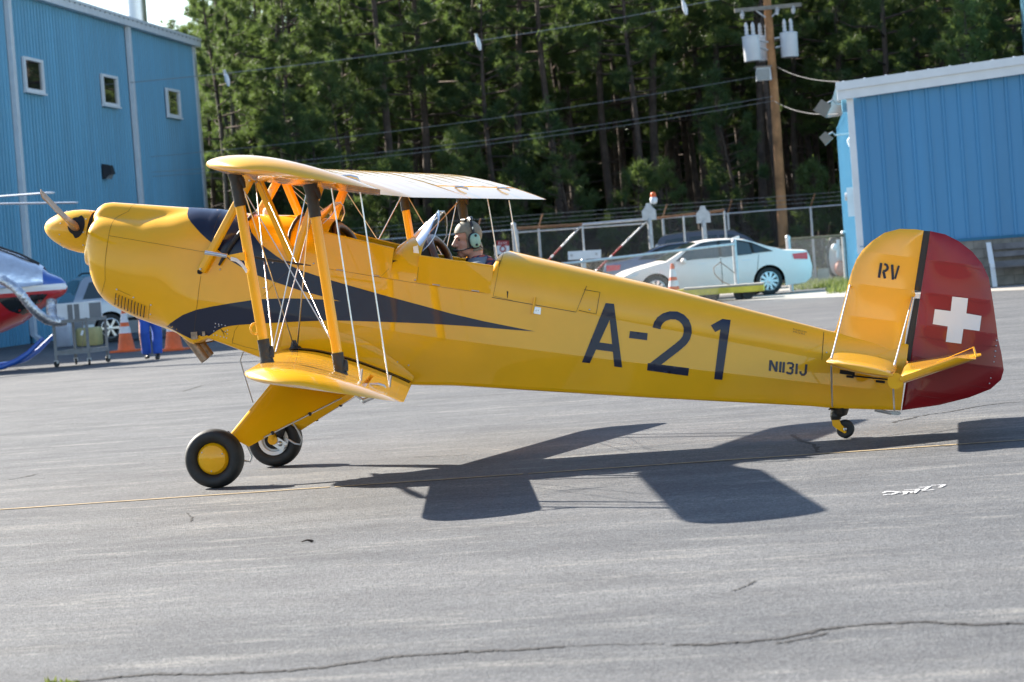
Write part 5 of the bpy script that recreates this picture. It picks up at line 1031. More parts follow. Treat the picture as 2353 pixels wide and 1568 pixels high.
# ---- yellow flat cart and cone
M['cart_yellow'] = mat('faded_yellow_cart', (.62, .52, .06), .6, var=.25, vscale=4); M['plank'] = mat('grey_plank', (.30, .28, .25), .9, var=.25, vscale=5)
fc = thing('flatbed_cart', 'faded yellow flatbed cart on small black wheels before the white car', 'cart'); zf = lambda x, y, D: atD((2400+x/2.353)/1.7408, (850+y/2.353)/1.7408, D)
a, b, c, d = zf(790, 735, 67.5), zf(1535, 655, 66.8), zf(1545, 630, 68.2), zf(790, 712, 68.9); H = a[2]; b[2] = c[2] = d[2] = H
mb = MB(); mb.prism([a, b, c, d], (0, 0, -.14)); mb.build('deck_frame', 'cart_yellow', fc); n_ = 5
for i in range(n_):
    t0, t1 = i/n_+.01, (i+1)/n_-.01; mb = MB(); mb.prism([a+(d-a)*t0+[0, 0, .004], b+(c-b)*t0+[0, 0, .004], b+(c-b)*t1+[0, 0, .004], a+(d-a)*t1+[0, 0, .004]], (0, 0, .04)); mb.build('deck_plank', 'plank', fc)
for i, t in enumerate((.26, .36, .70, .80)):
    for k in (.1, .9):
        p = (a+(b-a)*t)*(1-k)+(d+(c-d)*t)*k; r = .15; mb = MB(); mb.lathe([(-.04, r*.5), (-.05, r*.9), (0, r), (.05, r*.9), (.04, r*.5), (.045, .01)], (p[0], p[1], r), (b-a)*[1, 1, 0]*0+np.array([.25, -1, 0]), 20); w = mb.build('wheel', 'tyre', fc, 50)
        mb = MB(); mb.tube((p[0], p[1], r), (p[0], p[1], H-.1), .025); mb.build('caster_leg', 'dark', w, 50)
mb = MB(); q = zf(790, 735, 68.0); mb.path([q, q+[-.5, -.1, -.05], q+[-1.3, -.3, -.12]], .04, 8); mb.build('tow_bar', 'cart_yellow', fc, 60)
def cone(name, label, p, h, tilt=0., group=None):
    t = thing(name, label, 'cone', (p[0], p[1], 0), 0, group); mb = MB(); b = h*.30; mb.prism([(-b, -b, .004), (b, -b, .004), (b, b, .004), (-b, b, .004)], (0, 0, h*.045)); mb.build('base', 'orange', t)
    r0, r1 = h*.205, h*.035; f = lambda z: r0+(r1-r0)*z/h
    lv = [(h*.045, h*.42, 'orange'), (h*.42, h*.57, 'conewhite'), (h*.57, h*.66, 'orange'), (h*.66, h*.86, 'conewhite'), (h*.86, h, 'orange')]
    for z0, z1, m in lv:
        mb = MB(); e = .003 if m == 'conewhite' else 0; mb.lathe([(z0, f(z0)+e), (z1, f(z1)+e)], (0, 0, 0), (0, 0, 1), 24, cap=m == 'orange' and z1 == h); mb.build('collar' if m == 'conewhite' else 'body', m, t, 50)
    return t
M['conewhite'] = mat('reflective_collar', (.68, .68, .70), .5, var=.12, vscale=8)
cone('traffic_cone', 'orange traffic cone standing by the left of the blue trousered person', gr(291, 809), .95, group='cones behind the nose of the biplane'); cone('traffic_cone', 'orange traffic cone standing at the right of the blue trousered person', gr(400, 806), .95, group='cones behind the nose of the biplane')
cone('traffic_cone', 'small faded cone beside the yellow flatbed cart', gD(1551, 69.4), .95)
# ================================================================== helicopter
M['heli_red'] = mat('helicopter_red', (.50, .015, .02), .35, coat=.8, var=.06); M['heli_blue'] = mat('helicopter_blue', (.02, .10, .42), .35, coat=.8, var=.06); M['heli_white'] = mat('helicopter_white', (.75, .76, .78), .35, coat=.8, var=.04)
M['foil'] = mat('silver_foil_cover', (.74, .77, .82), .30, metal=.75, var=.12, vscale=5, bump=1.0, bscale=7)
hl0 = np.array([.975, .22, 0]); hrz = math.atan2(hl0[1], hl0[0]); np_ = atD(155, 659, 54.)
he = thing('helicopter', 'red white and blue helicopter with silver covers parked at the left edge', 'helicopter', (np_[0], np_[1], 0), hrz); Z0 = np_[2]
HX = [0, -.03, -.10, -.31, -.475, -.87, -1.26, -1.8, -2.4, -3.4, -4.4, -5.0, -5.6]; HTp = [.02, .10, .17, .28, .43, .64, .82, 1.08, 1.28, 1.36, 1.30, 1.15, 1.0]; HB_ = [-.02, -.10, -.16, -.26, -.36, -.62, -.76, -.80, -.80, -.80, -.72, -.45, 0.05]; HWd = [.03, .14, .22, .40, .50, .66, .76, .83, .86, .86, .78, .55, .28]
def hring(x, grow=0.):
    t, b, w = np.interp(-x, [-q for q in HX], HTp)+Z0, np.interp(-x, [-q for q in HX], HB_)+Z0, np.interp(-x, [-q for q in HX], HWd); lo, hi = Z0-.045-.0*x, Z0+.07+.01*x
    lo, hi = max(min(lo, t-.02), b+.01), max(min(hi, t-.01), b+.02); zs_ = list(np.linspace(b, lo, 8))+list(np.linspace(lo, hi, 3))+list(np.linspace(hi, t, 10)); c, hh = (t+b)/2, (t-b)/2; L = []
    for z in zs_: k = max(0, 1-abs((z-c)/hh)**2.4)**(1/2.4); L.append((x, (w+grow)*k, z+(grow if z > hi else 0)))
    return L
X2 = sorted(set(list(np.linspace(-5.6, -1.3, 16))+HX+list(np.linspace(-1.2, -.05, 14)))); mbs = MB()
for s in (1, -1):
    R = [[(x, s*y, z) for x, y, z in hring(x)] for x in X2]; n = len(R[0]); V = [p for r in R for p in r]
    for i in range(len(R)-1):
        for j in range(n-1): mi = 0 if j < 7 else (1 if j < 10 else 2); mbs.add([R[i][j], R[i][j+1], R[i+1][j+1], R[i+1][j]], [[0, 1, 2, 3] if s > 0 else [3, 2, 1, 0]], mi)
hb = mbs.build('body', ['heli_red', 'heli_white', 'heli_blue'], he, 60)
import bmesh
def weld(o, d=1e-4):
    b = bmesh.new(); b.from_mesh(o.data); bmesh.ops.remove_doubles(b, verts=b.verts, dist=d); b.to_mesh(o.data); b.free(); o.data.polygons.foreach_set('use_smooth', [True]*len(o.data.polygons)); o.data.update()
weld(hb)
mb = MB()
for s in (1, -1):
    R = []
    for x in np.linspace(-3.6, -.40, 26):
        L = [(px_, s*(py_+.02+.012*math.sin(7*x+9*pz_)), pz_+.012*math.sin(11*x)) for px_, py_, pz_ in hring(x, .03)[10:]]; R.append(L)
    mb.loft(R if s > 0 else R[::-1], False, False, False)
mb.build('windscreen_cover', 'foil', he, 180)
for pts in ([(-.66, -.10), (-.42, -.10), (-.34, -.12), (-.48, -.26), (-.62, -.30)], [(-1.25, -.12), (-.82, -.12), (-.70, -.42), (-.82, -.46), (-1.05, -.36)]):
    for s in (1, -1):
        V2, F = tri2d([pts], .08); V = []
        for x, z in V2:
            L = hring(x); V.append((x, s*(float(np.interp(z+Z0, [p[2] for p in L], [p[1] for p in L]))+.008), z+Z0))
        mk('chin_window', V, [f[::-1] if s > 0 else f for f in F], 'win', he, 60)
mb = MB(); mb.path([(-5.4, 0, Z0+.62), (-7.0, 0, Z0+.85), (-9.6, 0, Z0+1.0)], [.34, .22, .13], 16); tbm = mb.build('tail_boom', 'heli_blue', he, 60); mb = MB(); mb.prism([(-9.2, -.03, Z0+.8), (-9.7, -.03, Z0+.7), (-10.3, -.03, Z0+2.1), (-9.8, -.03, Z0+2.1)], (0, .06, 0)); mb.build('tail_fin', 'heli_white', tbm)
mb = MB(); mb.lathe([(0, .5), (.25, .42), (.45, .12), (.75, .09)], (-3.4, 0, Z0+1.2), (0, 0, 1), 20); mast = mb.build('rotor_mast', 'heli_blue', he, 50)
for k in range(4):
    t = rad(45+90*k)+.02; d = np.array([math.cos(t), math.sin(t), 0]); e = np.array([-d[1], d[0], 0]); c = np.array([-3.4, 0, 3.22]); R = []
    for s_, ch in ((.15, .16), (.9, .20), (1.0, .30), (4.75, .30), (4.88, .22), (4.92, .05)): R.append([c+d*s_+e*ch/2*math.cos(q)+np.array([0, 0, .02*math.sin(q)-.012*s_-.002*s_*s_]) for q in np.linspace(0, 2*math.pi, 12, endpoint=False)])
    mb = MB(); mb.loft(R); mb.build('rotor_blade', 'heli_white', he, 50)
for s in (1, -1):
    mb = MB(); mb.path([(-4.3, s*1.0, .06), (-1.6, s*1.0, .06), (-1.2, s*1.0, .09), (-.95, s*1.0, .17), (-.72, s*1.0, .30), (-.42, s*1.0, .56)], [.055, .055, .055, .055, .05, .035], 12); sk = mb.build('skid', 'heli_blue', he, 60)
    for x in (-1.7, -3.6): mb = MB(); mb.path([(x, s*.3, Z0-.75), (x, s*.75, Z0-.9), (x, s*1.0, .08)], .04, 10); mb.build('skid_leg', 'heli_blue', sk, 60)
mb = MB(); mb.prism([(-.12, -.10, Z0-.36), (-.02, -.05, Z0-.30), (-.22, -.05, Z0-.50), (-.32, -.10, Z0-.46)], (0, .15, 0)); mb.build('chin_fairing', 'heli_red', he)
mb = MB(); mb.path([(-.47, -.12, Z0+.46), (-.8, -.15, Z0+.66), (-1.26, -.2, Z0+.86), (-1.7, -.2, Z0+1.07)], .022, 8); mb.path([(-.47, -.2, Z0+.44), (-.9, -.3, Z0+.66), (-1.3, -.34, Z0+.84)], .014, 8); mb.build('wiper', 'black', he, 60)
# foil air duct from cart to helicopter
zB = lambda x, y, D: atD((x/2.85)/1.7408, (950+y/2.85)/1.7408, D)
M['duct'] = mat('crinkled_foil_duct', (.62, .64, .68), .28, metal=.85, var=.25, vscale=14, bump=1., bscale=24)
dk = thing('air_duct', 'crinkled silver air duct running from the cart into the helicopter', 'duct')
def ducts(name, P, r, D):
    pts = [zB(x, y, D+dd) for x, y, dd in P]; T = np.linspace(0, len(pts)-1, 60); Q = []
    A = np.array(pts)
    for t in T: i = min(int(t), len(pts)-2); f = t-i; f2 = f*f*(3-2*f); Q.append(A[i]*(1-f)+A[i+1]*f)
    for _ in range(6): Q = [Q[0]]+[(Q[i-1]+Q[i]*2+Q[i+1])/4 for i in range(1, len(Q)-1)]+[Q[-1]]
    mb = MB(); mb.path(Q, [r*(1+.07*math.sin(i*2.4)+.04*rng.normal()) for i in range(len(Q))], 16); mb.build(name, 'duct', dk, 60)
ducts('long_duct', [(20, 480, -.4), (160, 560, -.5), (250, 660, -.55), (330, 770, -.5), (430, 870, -.4), (540, 950, -.2), (660, 965, 0), (740, 955, .1)], .085, 53.); ducts('short_duct', [(590, 720, .4), (585, 790, .35), (590, 860, .2), (620, 930, .1), (700, 945, .1)], .095, 53.)
# ---- equipment cart with cooling unit
M['ac_white'] = mat('cooler_white', (.66, .69, .72), .45, var=.06); M['ac_grey'] = mat('cooler_grille', (.16, .17, .18), .6, var=.2, vscale=30)
M['cart_grey'] = mat('dull_grey_steel', (.20, .21, .22), .5, metal=.3, var=.2)
ct = thing('equipment_cart', 'grey steel shelf cart on casters between helicopter and biplane nose', 'cart'); c0, c1_ = gD(131, 53.0), gD(206, 53.0); ex = (c1_-c0)/np.linalg.norm(c1_-c0); dv = gD(250, 54.0)-c1_; dv = dv/np.linalg.norm(dv)*1.0; wdt = np.linalg.norm(c1_-c0)
co = lambda i, j, z: c0+ex*wdt*i+dv*j+np.array([0, 0, z])
for i in (0, 1):
    for j in (0, 1):
        mb = MB(); p = co(i, j, 0); mb.box(p+[0, 0, .50], (.045, .045, .74)); mb.build('upright', 'cart_grey', ct); mb = MB(); mb.lathe([(-.018, .03), (-.02, .055), (0, .062), (.02, .055), (.018, .03), (.019, .01)], p+[0, 0, .062], (.9, .3 if (i+j) % 2 else -.4, 0), 18); w = mb.build('caster', 'tyre', ct, 50); mb = MB(); mb.box(p+[0, 0, .10], (.07, .05, .06)); mb.build('caster_fork', 'galv', w)
for z, h in ((.80, .06), (.22, .08)):
    mb = MB(); mb.prism([co(0, 0, z), co(1, 0, z), co(1, 1, z), co(0, 1, z)], (0, 0, .015)); tr_ = mb.build('shelf', 'cart_grey', ct)
    for A, B in (((0, 0), (1, 0)), ((1, 0), (1, 1)), ((1, 1), (0, 1)), ((0, 1), (0, 0))): a, b = co(*A, z), co(*B, z); mb = MB(); k = np.cross(b-a, [0, 0, 1.]); k = k/np.linalg.norm(k)*.01; mb.prism([a+k, b+k, b+k+[0, 0, h], a+k+[0, 0, h]], k*1.5); mb.build('shelf_edge', 'cart_grey', tr_)
ac = thing('cooling_unit', 'white cooling unit with grey grilles on top of the steel cart', 'cooling unit'); q = lambda i, j, z: co(.10+.86*i, .05+.9*j, .82+z)
mb = MB(); mb.prism([q(0, 0, 0), q(1, 0, 0), q(1, 1, 0), q(0, 1, 0)], (0, 0, .34)); mb.build('case', 'ac_white', ac); nrm = np.cross(ex, [0, 0, 1.]); nrm = nrm if nrm[1] < 0 else -nrm
for x0, x1 in ((.38, .56), (.62, .80)): mb = MB(); mb.prism([q(x0, 0, .04), q(x1, 0, .04), q(x1, 0, .31), q(x0, 0, .31)], nrm*.008); mb.build('grille', 'ac_grey', ac)
sd = q(1, 0, 0)-q(0, 0, 0); sd /= np.linalg.norm(sd); mb = MB(); mb.prism([q(1, .25, .04), q(1, .92, .04), q(1, .92, .31), q(1, .25, .31)], sd*.008); mb.build('side_grille', 'ac_grey', ac)
tg = thing('paper_tag', 'white paper tag hanging on a cord from the cart', 'tag'); a = zB(940, 960, 52.8); mb = MB(); mb.path([a, zB(945, 1040, 52.8), zB(950, 1150, 52.8), zB(935, 1260, 52.8), zB(912, 1300, 52.8)], .006, 6); mb.build('cord', 'lamphead', tg, 60); mb = MB(); mb.prism([zB(915, 1115, 52.75), zB(940, 1120, 52.75), zB(955, 1065, 52.75), zB(932, 1058, 52.75)], (0, .01, 0)); mb.build('paper', 'sign_white', tg)
M['tub_w'] = mat('milky_plastic', (.48, .50, .56), .5, var=.1); M['tub_y'] = mat('yellowed_plastic', (.45, .38, .16), .5, var=.15)
for (x0, x1, y0, y1, m, lab, D) in ((640, 840, 990, 1235, 'tub_w', 'milky grey plastic tank standing by the hangar wall behind the cart', 72.), (885, 1170, 1035, 1225, 'tub_y', 'yellowed plastic tank standing in front of the SUV wheel', 71.)):
    t = thing('plastic_tank', lab, 'tank'); a, b = gD((x0/2.85)/1.7408, D), gD((x1/2.85)/1.7408, D); hgt = zB(x0, y0, D)[2]; r = np.linalg.norm(b-a)/2; c = (a+b)/2; mb = MB(); rings = []
    for z, k in ((0.01, .92), (.05, 1), (hgt*.8, 1), (hgt*.95, .95), (hgt, .8)): rings.append([c+np.array([r*k*math.copysign(abs(math.cos(u))**.5, math.cos(u)), r*.8*k*math.copysign(abs(math.sin(u))**.5, math.sin(u)), z]) for u in np.linspace(0, 2*math.pi, 28, endpoint=False)])
    mb.loft(rings); mb.build('tank_body', m, t, 50); mb = MB(); mb.lathe([(0, .14), (.06, .14)], c+[0, 0, hgt], (0, 0, 1), 18); mb.build('cap', 'ac_white', t, 40)
# ================================================================== people
M['skin'] = mat('skin', (.52, .27, .20), .5, var=.12, vscale=30, sheen=.2); M['skin'].node_tree.nodes['Principled BSDF'].inputs['Subsurface Weight'].default_value = .12; M['skin'].node_tree.nodes['Principled BSDF'].inputs['Subsurface Radius'].default_value = (.02, .008, .004)
M['khaki'] = mat('khaki_leather', (.21, .185, .135), .6, var=.2, vscale=30, bump=.15, bscale=40); M['vest'] = mat('grey_vest', (.16, .20, .24), .8, var=.15, vscale=12, bump=.2, bscale=40)
M['ear_green'] = mat('pale_green_shell', (.27, .46, .37), .35, coat=.3, var=.05); M['trousers'] = mat('blue_trousers', (.02, .085, .42), .75, var=.15, vscale=8, bump=.3, bscale=14); M['jacket'] = mat('dark_jacket', (.03, .04, .09), .8, var=.15); M['hair'] = mat('grey_hair', (.12, .10, .09), .7, var=.2); M['shoe'] = mat('black_shoe', (.015, .015, .017), .4, var=.2)
def plaid():
    m = bpy.data.materials.new('plaid_shirt'); m.use_nodes = True; nt = m.node_tree; b = nt.nodes['Principled BSDF']; b.inputs['Roughness'].default_value = .9; tc = node(nt, 'ShaderNodeTexCoord'); col = None
    mx = []
    for ax_, rot in ((0, (0, .4, .5)), (0, (0, 1.7, .3))):
        mp = node(nt, 'ShaderNodeMapping'); mp.inputs['Rotation'].default_value = rot; nt.links.new(tc.outputs['Object'], mp.inputs[0]); w = node(nt, 'ShaderNodeTexWave'); w.inputs['Scale'].default_value = 9.; w.inputs['Distortion'].default_value = .6; nt.links.new(mp.outputs[0], w.inputs[0]); mx.append(w.outputs[0])
    r = node(nt, 'ShaderNodeValToRGB'); r.color_ramp.elements[0].color = (.045, .04, .09, 1); r.color_ramp.elements[1].color = (.50, .10, .07, 1); ad = node(nt, 'ShaderNodeMath', operation='MULTIPLY'); nt.links.new(mx[0], ad.inputs[0]); nt.links.new(mx[1], ad.inputs[1]); r.color_ramp.elements[0].position = .1; r.color_ramp.elements[1].position = .6; nt.links.new(ad.outputs[0], r.inputs[0]); nt.links.new(r.outputs[0], b.inputs['Base Color']); return m
M['plaid'] = plaid()
def remesh(mb, vox, smooth=4):
    me = bpy.data.meshes.new('tmp'); me.from_pydata(mb.V, [], mb.F); o = bpy.data.objects.new('tmp', me); COL.objects.link(o)
    r = o.modifiers.new('r', 'REMESH'); r.mode = 'VOXEL'; r.voxel_size = vox; s = o.modifiers.new('s', 'SMOOTH'); s.factor = .5; s.iterations = smooth
    dg = bpy.context.evaluated_depsgraph_get(); ev = o.evaluated_get(dg); m2 = ev.to_mesh(); V = np.array([v.co[:] for v in m2.vertices]); F = [list(p.vertices) for p in m2.polygons]; ev.to_mesh_clear(); bpy.data.objects.remove(o); bpy.data.meshes.remove(me); return V, F
def ell(mb, rings, n=18):
    mb.loft([[np.array(c)+np.array([rx*math.cos(t), ry*math.sin(t), 0]) for t in np.linspace(0, 2*math.pi, n, endpoint=False)] for c, rx, ry in rings])
def head_mb(mb, T, sc=1.):
    """head in local axes (x forward, y left, z up) placed by T"""
    def P(*p): return T(np.array(p, float)*sc)
    def S(c, r, n=18, m=14):
        mb.loft([[P(c[0]+r[0]*math.sin(p)*math.cos(a), c[1]+r[1]*math.sin(p)*math.sin(a), c[2]+r[2]*math.cos(p)) for a in np.linspace(0, 2*math.pi, n, endpoint=False)] for p in np.linspace(.03, math.pi-.03, m)])
    S((-.005, 0, .035), (.100, .078, .098)); S((.028, 0, -.045), (.068, .062, .088)); S((.066, 0, -.112), (.030, .032, .026)); S((.03, .03, -.085), (.05, .032, .04)); S((.03, -.03, -.085), (.05, .032, .04))
    for s in (1, -1): S((.050, s*.036, -.034), (.030, .022, .026)); S((.084, s*.027, .022), (.019, .028, .010)); S((-.01, s*.076, -.02), (.022, .014, .034))
    mb.path([P(.094, 0, .012), P(.108, 0, -.012), P(.124, 0, -.036), P(.108, 0, -.048)], [.010*sc, .012*sc, .016*sc, .012*sc], 10); S((.102, .013, -.042), (.013, .010, .010)); S((.102, -.013, -.042), (.013, .010, .010))
    mb.path([P(.084, .026, -.076), P(.099, .010, -.071), P(.102, 0, -.073), P(.099, -.010, -.071), P(.084, -.026, -.076)], .0085*sc, 8); mb.path([P(.082, .022, -.086), P(.096, 0, -.087), P(.082, -.022, -.086)], .009*sc, 8)
# ---- pilot
pilot = thing('person', 'pilot in khaki flying cap and green headset seated in the rear cockpit', 'person'); psi = rad(24); HC = np.array([1.668, 0., 1.528]); fx = np.array([-math.cos(psi), -math.sin(psi), -.06]); fx /= np.linalg.norm(fx); ly = np.cross([0, 0, 1.], fx); ly /= np.linalg.norm(ly); uz = np.cross(fx, ly)
TH_ = lambda p: HC+fx*p[0]+ly*p[1]+uz*p[2]
SC = .90; mb = MB(); head_mb(mb, TH_, SC); mb.path([HC+[.03, 0, -.04], HC+[.045, 0, -.12], HC+[.055, 0, -.20]], [.052, .056, .075], 14); HV, HF = remesh(mb, .0042, 9)
mb = MB(); ell(mb, [((1.70, 0, .84), .13, .17), ((1.71, 0, .95), .125, .165), ((1.74, 0, 1.12), .135, .18), ((1.765, 0, 1.26), .135, .20), ((1.77, 0, 1.335), .115, .19), ((1.755, 0, 1.375), .085, .13), ((1.735, 0, 1.41), .055, .06)])
for s in (1, -1):
    mb.path([(1.76, s*.17, 1.33), (1.74, s*.215, 1.25), (1.66, s*.245, 1.09)], [.06, .06, .045], 12); mb.path([(1.66, s*.245, 1.09), (1.52, s*.20, 1.04), (1.38, s*.10, 1.05)], [.046, .04, .028], 12); mb.sphere((1.35, s*.09, 1.05), (.045, .022, .035), 12, 8)
    for k in range(4): mb.path([(1.335, s*.09, 1.075-.018*k), (1.30, s*.075, 1.077-.018*k), (1.295, s*.055, 1.075-.018*k), (1.31, s*.04, 1.072-.018*k)], .0095, 8)
    mb.path([(1.36, s*.075, 1.08), (1.33, s*.05, 1.10), (1.305, s*.045, 1.09)], .010, 8); mb.path([(1.68, s*.10, .88), (1.45, s*.13, .97), (1.22, s*.14, 1.02)], [.085, .075, .058], 12); mb.path([(1.22, s*.14, 1.02), (1.10, s*.13, .90), (1.02, s*.12, .78)], [.056, .048, .036], 12); mb.path([(1.04, s*.12, .775), (.92, s*.12, .80)], [.04, .03], 10)
BV, BF = remesh(mb, .011, 4)
V = list(BV)+list(HV); n = len(BV); F = BF+[[i+n for i in f] for f in HF]; body = mk('body', V, F, ['plaid', 'skin', 'jacket'], pilot, 180)
mi = []
for f in F:
    c = np.mean([V[i] for i in f], 0); mi.append(1 if f[0] >= n or (c[0] < 1.40 and c[2] > 1.02 and abs(c[1]) < .14 and c[0] > 1.28) else (2 if c[2] < 1.0 and c[0] < 1.6 else 0))
body.data.polygons.foreach_set('material_index', mi)
L = (HV-HC)@np.array([fx, ly, uz]).T/SC; cen = np.array([L[f].mean(0) for f in HF])
keep = ~((cen[:, 0] > .030) & (cen[:, 2] < .050+.0*cen[:, 1]) & (np.abs(cen[:, 1]) < .085) & (cen[:, 2] > -.2)) & (cen[:, 2] > -.10+.35*(cen[:, 0]+.02).clip(-.2, 0)*-1*0) & ~((cen[:, 2] < -.075) & (cen[:, 0] > -.01))
def shell(name, HV, HF, keep, off, m, par):
    nr = np.zeros_like(HV)
    for f in HF:
        a, b, c = HV[f[0]], HV[f[1]], HV[f[2]]; nn = np.cross(b-a, c-a); nr[f] += nn
    nr /= np.linalg.norm(nr, axis=1)[:, None]+1e-12; used = sorted({i for f, k in zip(HF, keep) if k for i in f}); mp = {i: j for j, i in enumerate(used)}; V = [HV[i]+nr[i]*off for i in used]; F = [[mp[i] for i in f] for f, k in zip(HF, keep) if k]; k = len(V); V2 = [HV[i]-nr[i]*.002 for i in used]
    from collections import Counter
    E = Counter(tuple(sorted((f[i], f[(i+1) % len(f)]))) for f in F for i in range(len(f))); G = [[f[i], f[i-1], f[i-1]+k, f[i]+k] for f in F for i in range(len(f)) if E[tuple(sorted((f[i], f[i-1])))] == 1]
    return mk(name, V+V2, F+G, m, par, 180)
shell('flying_cap', HV, HF, keep, .009, 'khaki', pilot)
cb_ = np.array([BV[f].mean(0) for f in BF]); shell('vest', BV, BF, (cb_[:, 2] > 1.0) & (cb_[:, 2] < 1.385) & (np.abs(cb_[:, 1]) < .24) & ~((cb_[:, 0] > 1.80) & (cb_[:, 2] > 1.2)), .014, 'vest', pilot)
mb = MB(); mb.path([TH_(np.array([.05*math.cos(t)-.035, .062*math.sin(t), -.165+.02*math.cos(t)])) for t in np.linspace(0, 2*math.pi, 24)], .022, 10); mb.build('scarf', 'sleeve', pilot, 60)
mb = MB()
for s in (1, -1): mb.sphere(TH_(np.array([.0775, s*.029, .003])*SC), .0105, 10, 8)
mb.build('eyes', 'hair', pilot, 60)
hs = link('headset', None, pilot)
for s in (1, -1):
    def tl(p): return TH_(np.array(p)*SC)
    def cup(c, r, m, nm, par):
        mb = MB(); mb.loft([[tl((c[0]+r[0]*math.copysign(abs(math.sin(p)*math.cos(a))**.8, math.cos(a)), s*(c[1]+r[1]*math.cos(p)), c[2]+r[2]*math.copysign(abs(math.sin(p)*math.sin(a))**.8, math.sin(a)))) for a in np.linspace(0, 2*math.pi, 24, endpoint=False)] for p in np.linspace(.05, math.pi-.05, 12)]); return mb.build(nm, m, par, 60)
    cup((-.022, .090, -.020), (.047, .022, .062), 'black', 'ear_cushion', hs); cup((-.026, .108, -.020), (.041, .017, .055), 'ear_green', 'ear_shell', hs)
    for z in (.018, -.052): mb = MB(); mb.sphere(tl((-.03, s*.123, z)), .009, 10, 6); mb.build('ear_knob', 'black', hs, 60)
    mb = MB(); mb.path([tl((-.02, s*.098, z)) for z in (.035, .06, .085)], .006, 8); mb.build('slider', 'steel', hs, 60)
mb = MB(); P = [tl((-.022, .098*math.cos(t), .035+.115*math.sin(t))) for t in np.linspace(0, math.pi, 22)]; mb.strut(P[0], P[0]+1e-3, .01, .01, (1, 0, 0)) if 0 else None; mb.path(P, .010, 8); mb.build('head_band', 'black', hs, 60)
mb = MB(); mb.path([tl(p) for p in ((0, .112, -.06), (.03, .108, -.072), (.07, .09, -.078), (.105, .055, -.078), (.128, .025, -.074))], .0045, 8); mb.path([tl((.105, .055, -.078)), tl((.118, .038, -.076)), tl((.132, .02, -.072))], [.008, .011, .008], 10); mb.build('microphone_boom', 'black', hs, 60)
mb = MB(); mb.path([tl((-.05, .11, -.06)), tl((-.085, .10, -.09)), tl((-.075, .09, -.14)), tl((-.05, .10, -.20))], .004, 8); mb.build('headset_cable', 'black', hs, 60)
mb = MB(); mb.path([tl((-.045+.02*abs(y)/.06, y, .152-.012*(y/.06)**2)) for y in np.linspace(-.07, .07, 9)], [.008, .012, .015, .014, .010, .014, .015, .012, .008], 10); mb.path([tl((.01, .045, .142)), tl((.03, .0, .145)), tl((.01, -.045, .142))], .011, 8); mb.build('goggles', 'shoe', pilot, 60)
# ---- walking person behind the nose
wp = gD(352, 53.6); wk = thing('person', 'person in bright blue trousers and black shoes walking behind the biplane nose', 'person'); lx = np.array([.957, .29, 0]); dy = np.array([-.29, .957, 0]); Q = lambda x, y, z: wp+lx*x+dy*y+np.array([0, 0, z]); mb = MB()
mb.loft([[Q(rx*math.cos(t)+x, ry*math.sin(t)+y, z) for t in np.linspace(0, 2*math.pi, 18, endpoint=False)] for x, y, z, rx, ry in ((0, 0, .86, .155, .12), (0, 0, .98, .165, .125), (0, 0, 1.15, .165, .12), (0, 0, 1.32, .19, .125), (0, 0, 1.42, .18, .10), (0, 0, 1.47, .09, .07), (0, 0, 1.53, .055, .055))])
for s, kx, ky, ax_, ay_, az in ((-1, -.13, -.10, -.11, .02, .10), (1, .11, -.04, .09, -.10, .075)):
    mb.path([Q(s*.09, 0, .90), Q(kx, ky, .50), Q(ax_, ay_, az+.02)], [.115, .098, .088], 14); mb.path([Q(ax_, ay_+.04, az-.03), Q(ax_-.01, ay_-.06, az-.045), Q(ax_-.03*s, ay_-.17, az-.04)], [.045, .042, .032], 12)
    mb.path([Q(s*.19, 0, 1.38), Q(s*.25, -.02*s, 1.12), Q(s*.24, -.12*s-.04, .90)], [.06, .048, .034], 12); h0 = np.array([s*.24, -.12*s-.06, .86]); mb.sphere(Q(*h0), (.03, .035, .045), 10, 8)
    for k in range(4): mb.path([Q(h0[0], h0[1]-.03+.02*k, h0[2]-.03), Q(h0[0]-.005*s, h0[1]-.035+.02*k, h0[2]-.075), Q(h0[0]-.02*s, h0[1]-.035+.02*k, h0[2]-.105)], .010, 8)
    mb.path([Q(h0[0]-.01*s, h0[1]-.035, h0[2]+.01), Q(h0[0]-.03*s, h0[1]-.055, h0[2]-.04)], .011, 8)
hf = -dy; hlft = np.cross([0, 0, 1.], hf); head_mb(mb, lambda p: wp+np.array([0, 0, 1.635])+hf*p[0]+hlft*p[1]+np.array([0, 0, 1.])*p[2], .92)
BV, BF = remesh(mb, .012, 4); o = mk('body', BV, BF, ['trousers', 'shoe', 'jacket', 'skin'], wk, 180); o.data.polygons.foreach_set('material_index', [(lambda c: 1 if c[2] < .105 else (3 if c[2] > 1.50 or (c[2] < .90 and abs((c-wp)@lx) > .2) else (2 if c[2] > 1.0 else 0)))(BV[f].mean(0)) for f in BF])
cb_ = np.array([BV[f].mean(0) for f in BF]); shell('hair', BV, BF, (cb_[:, 2] > 1.66) & (((cb_-wp)@hf) < .07), .008, 'hair', wk)
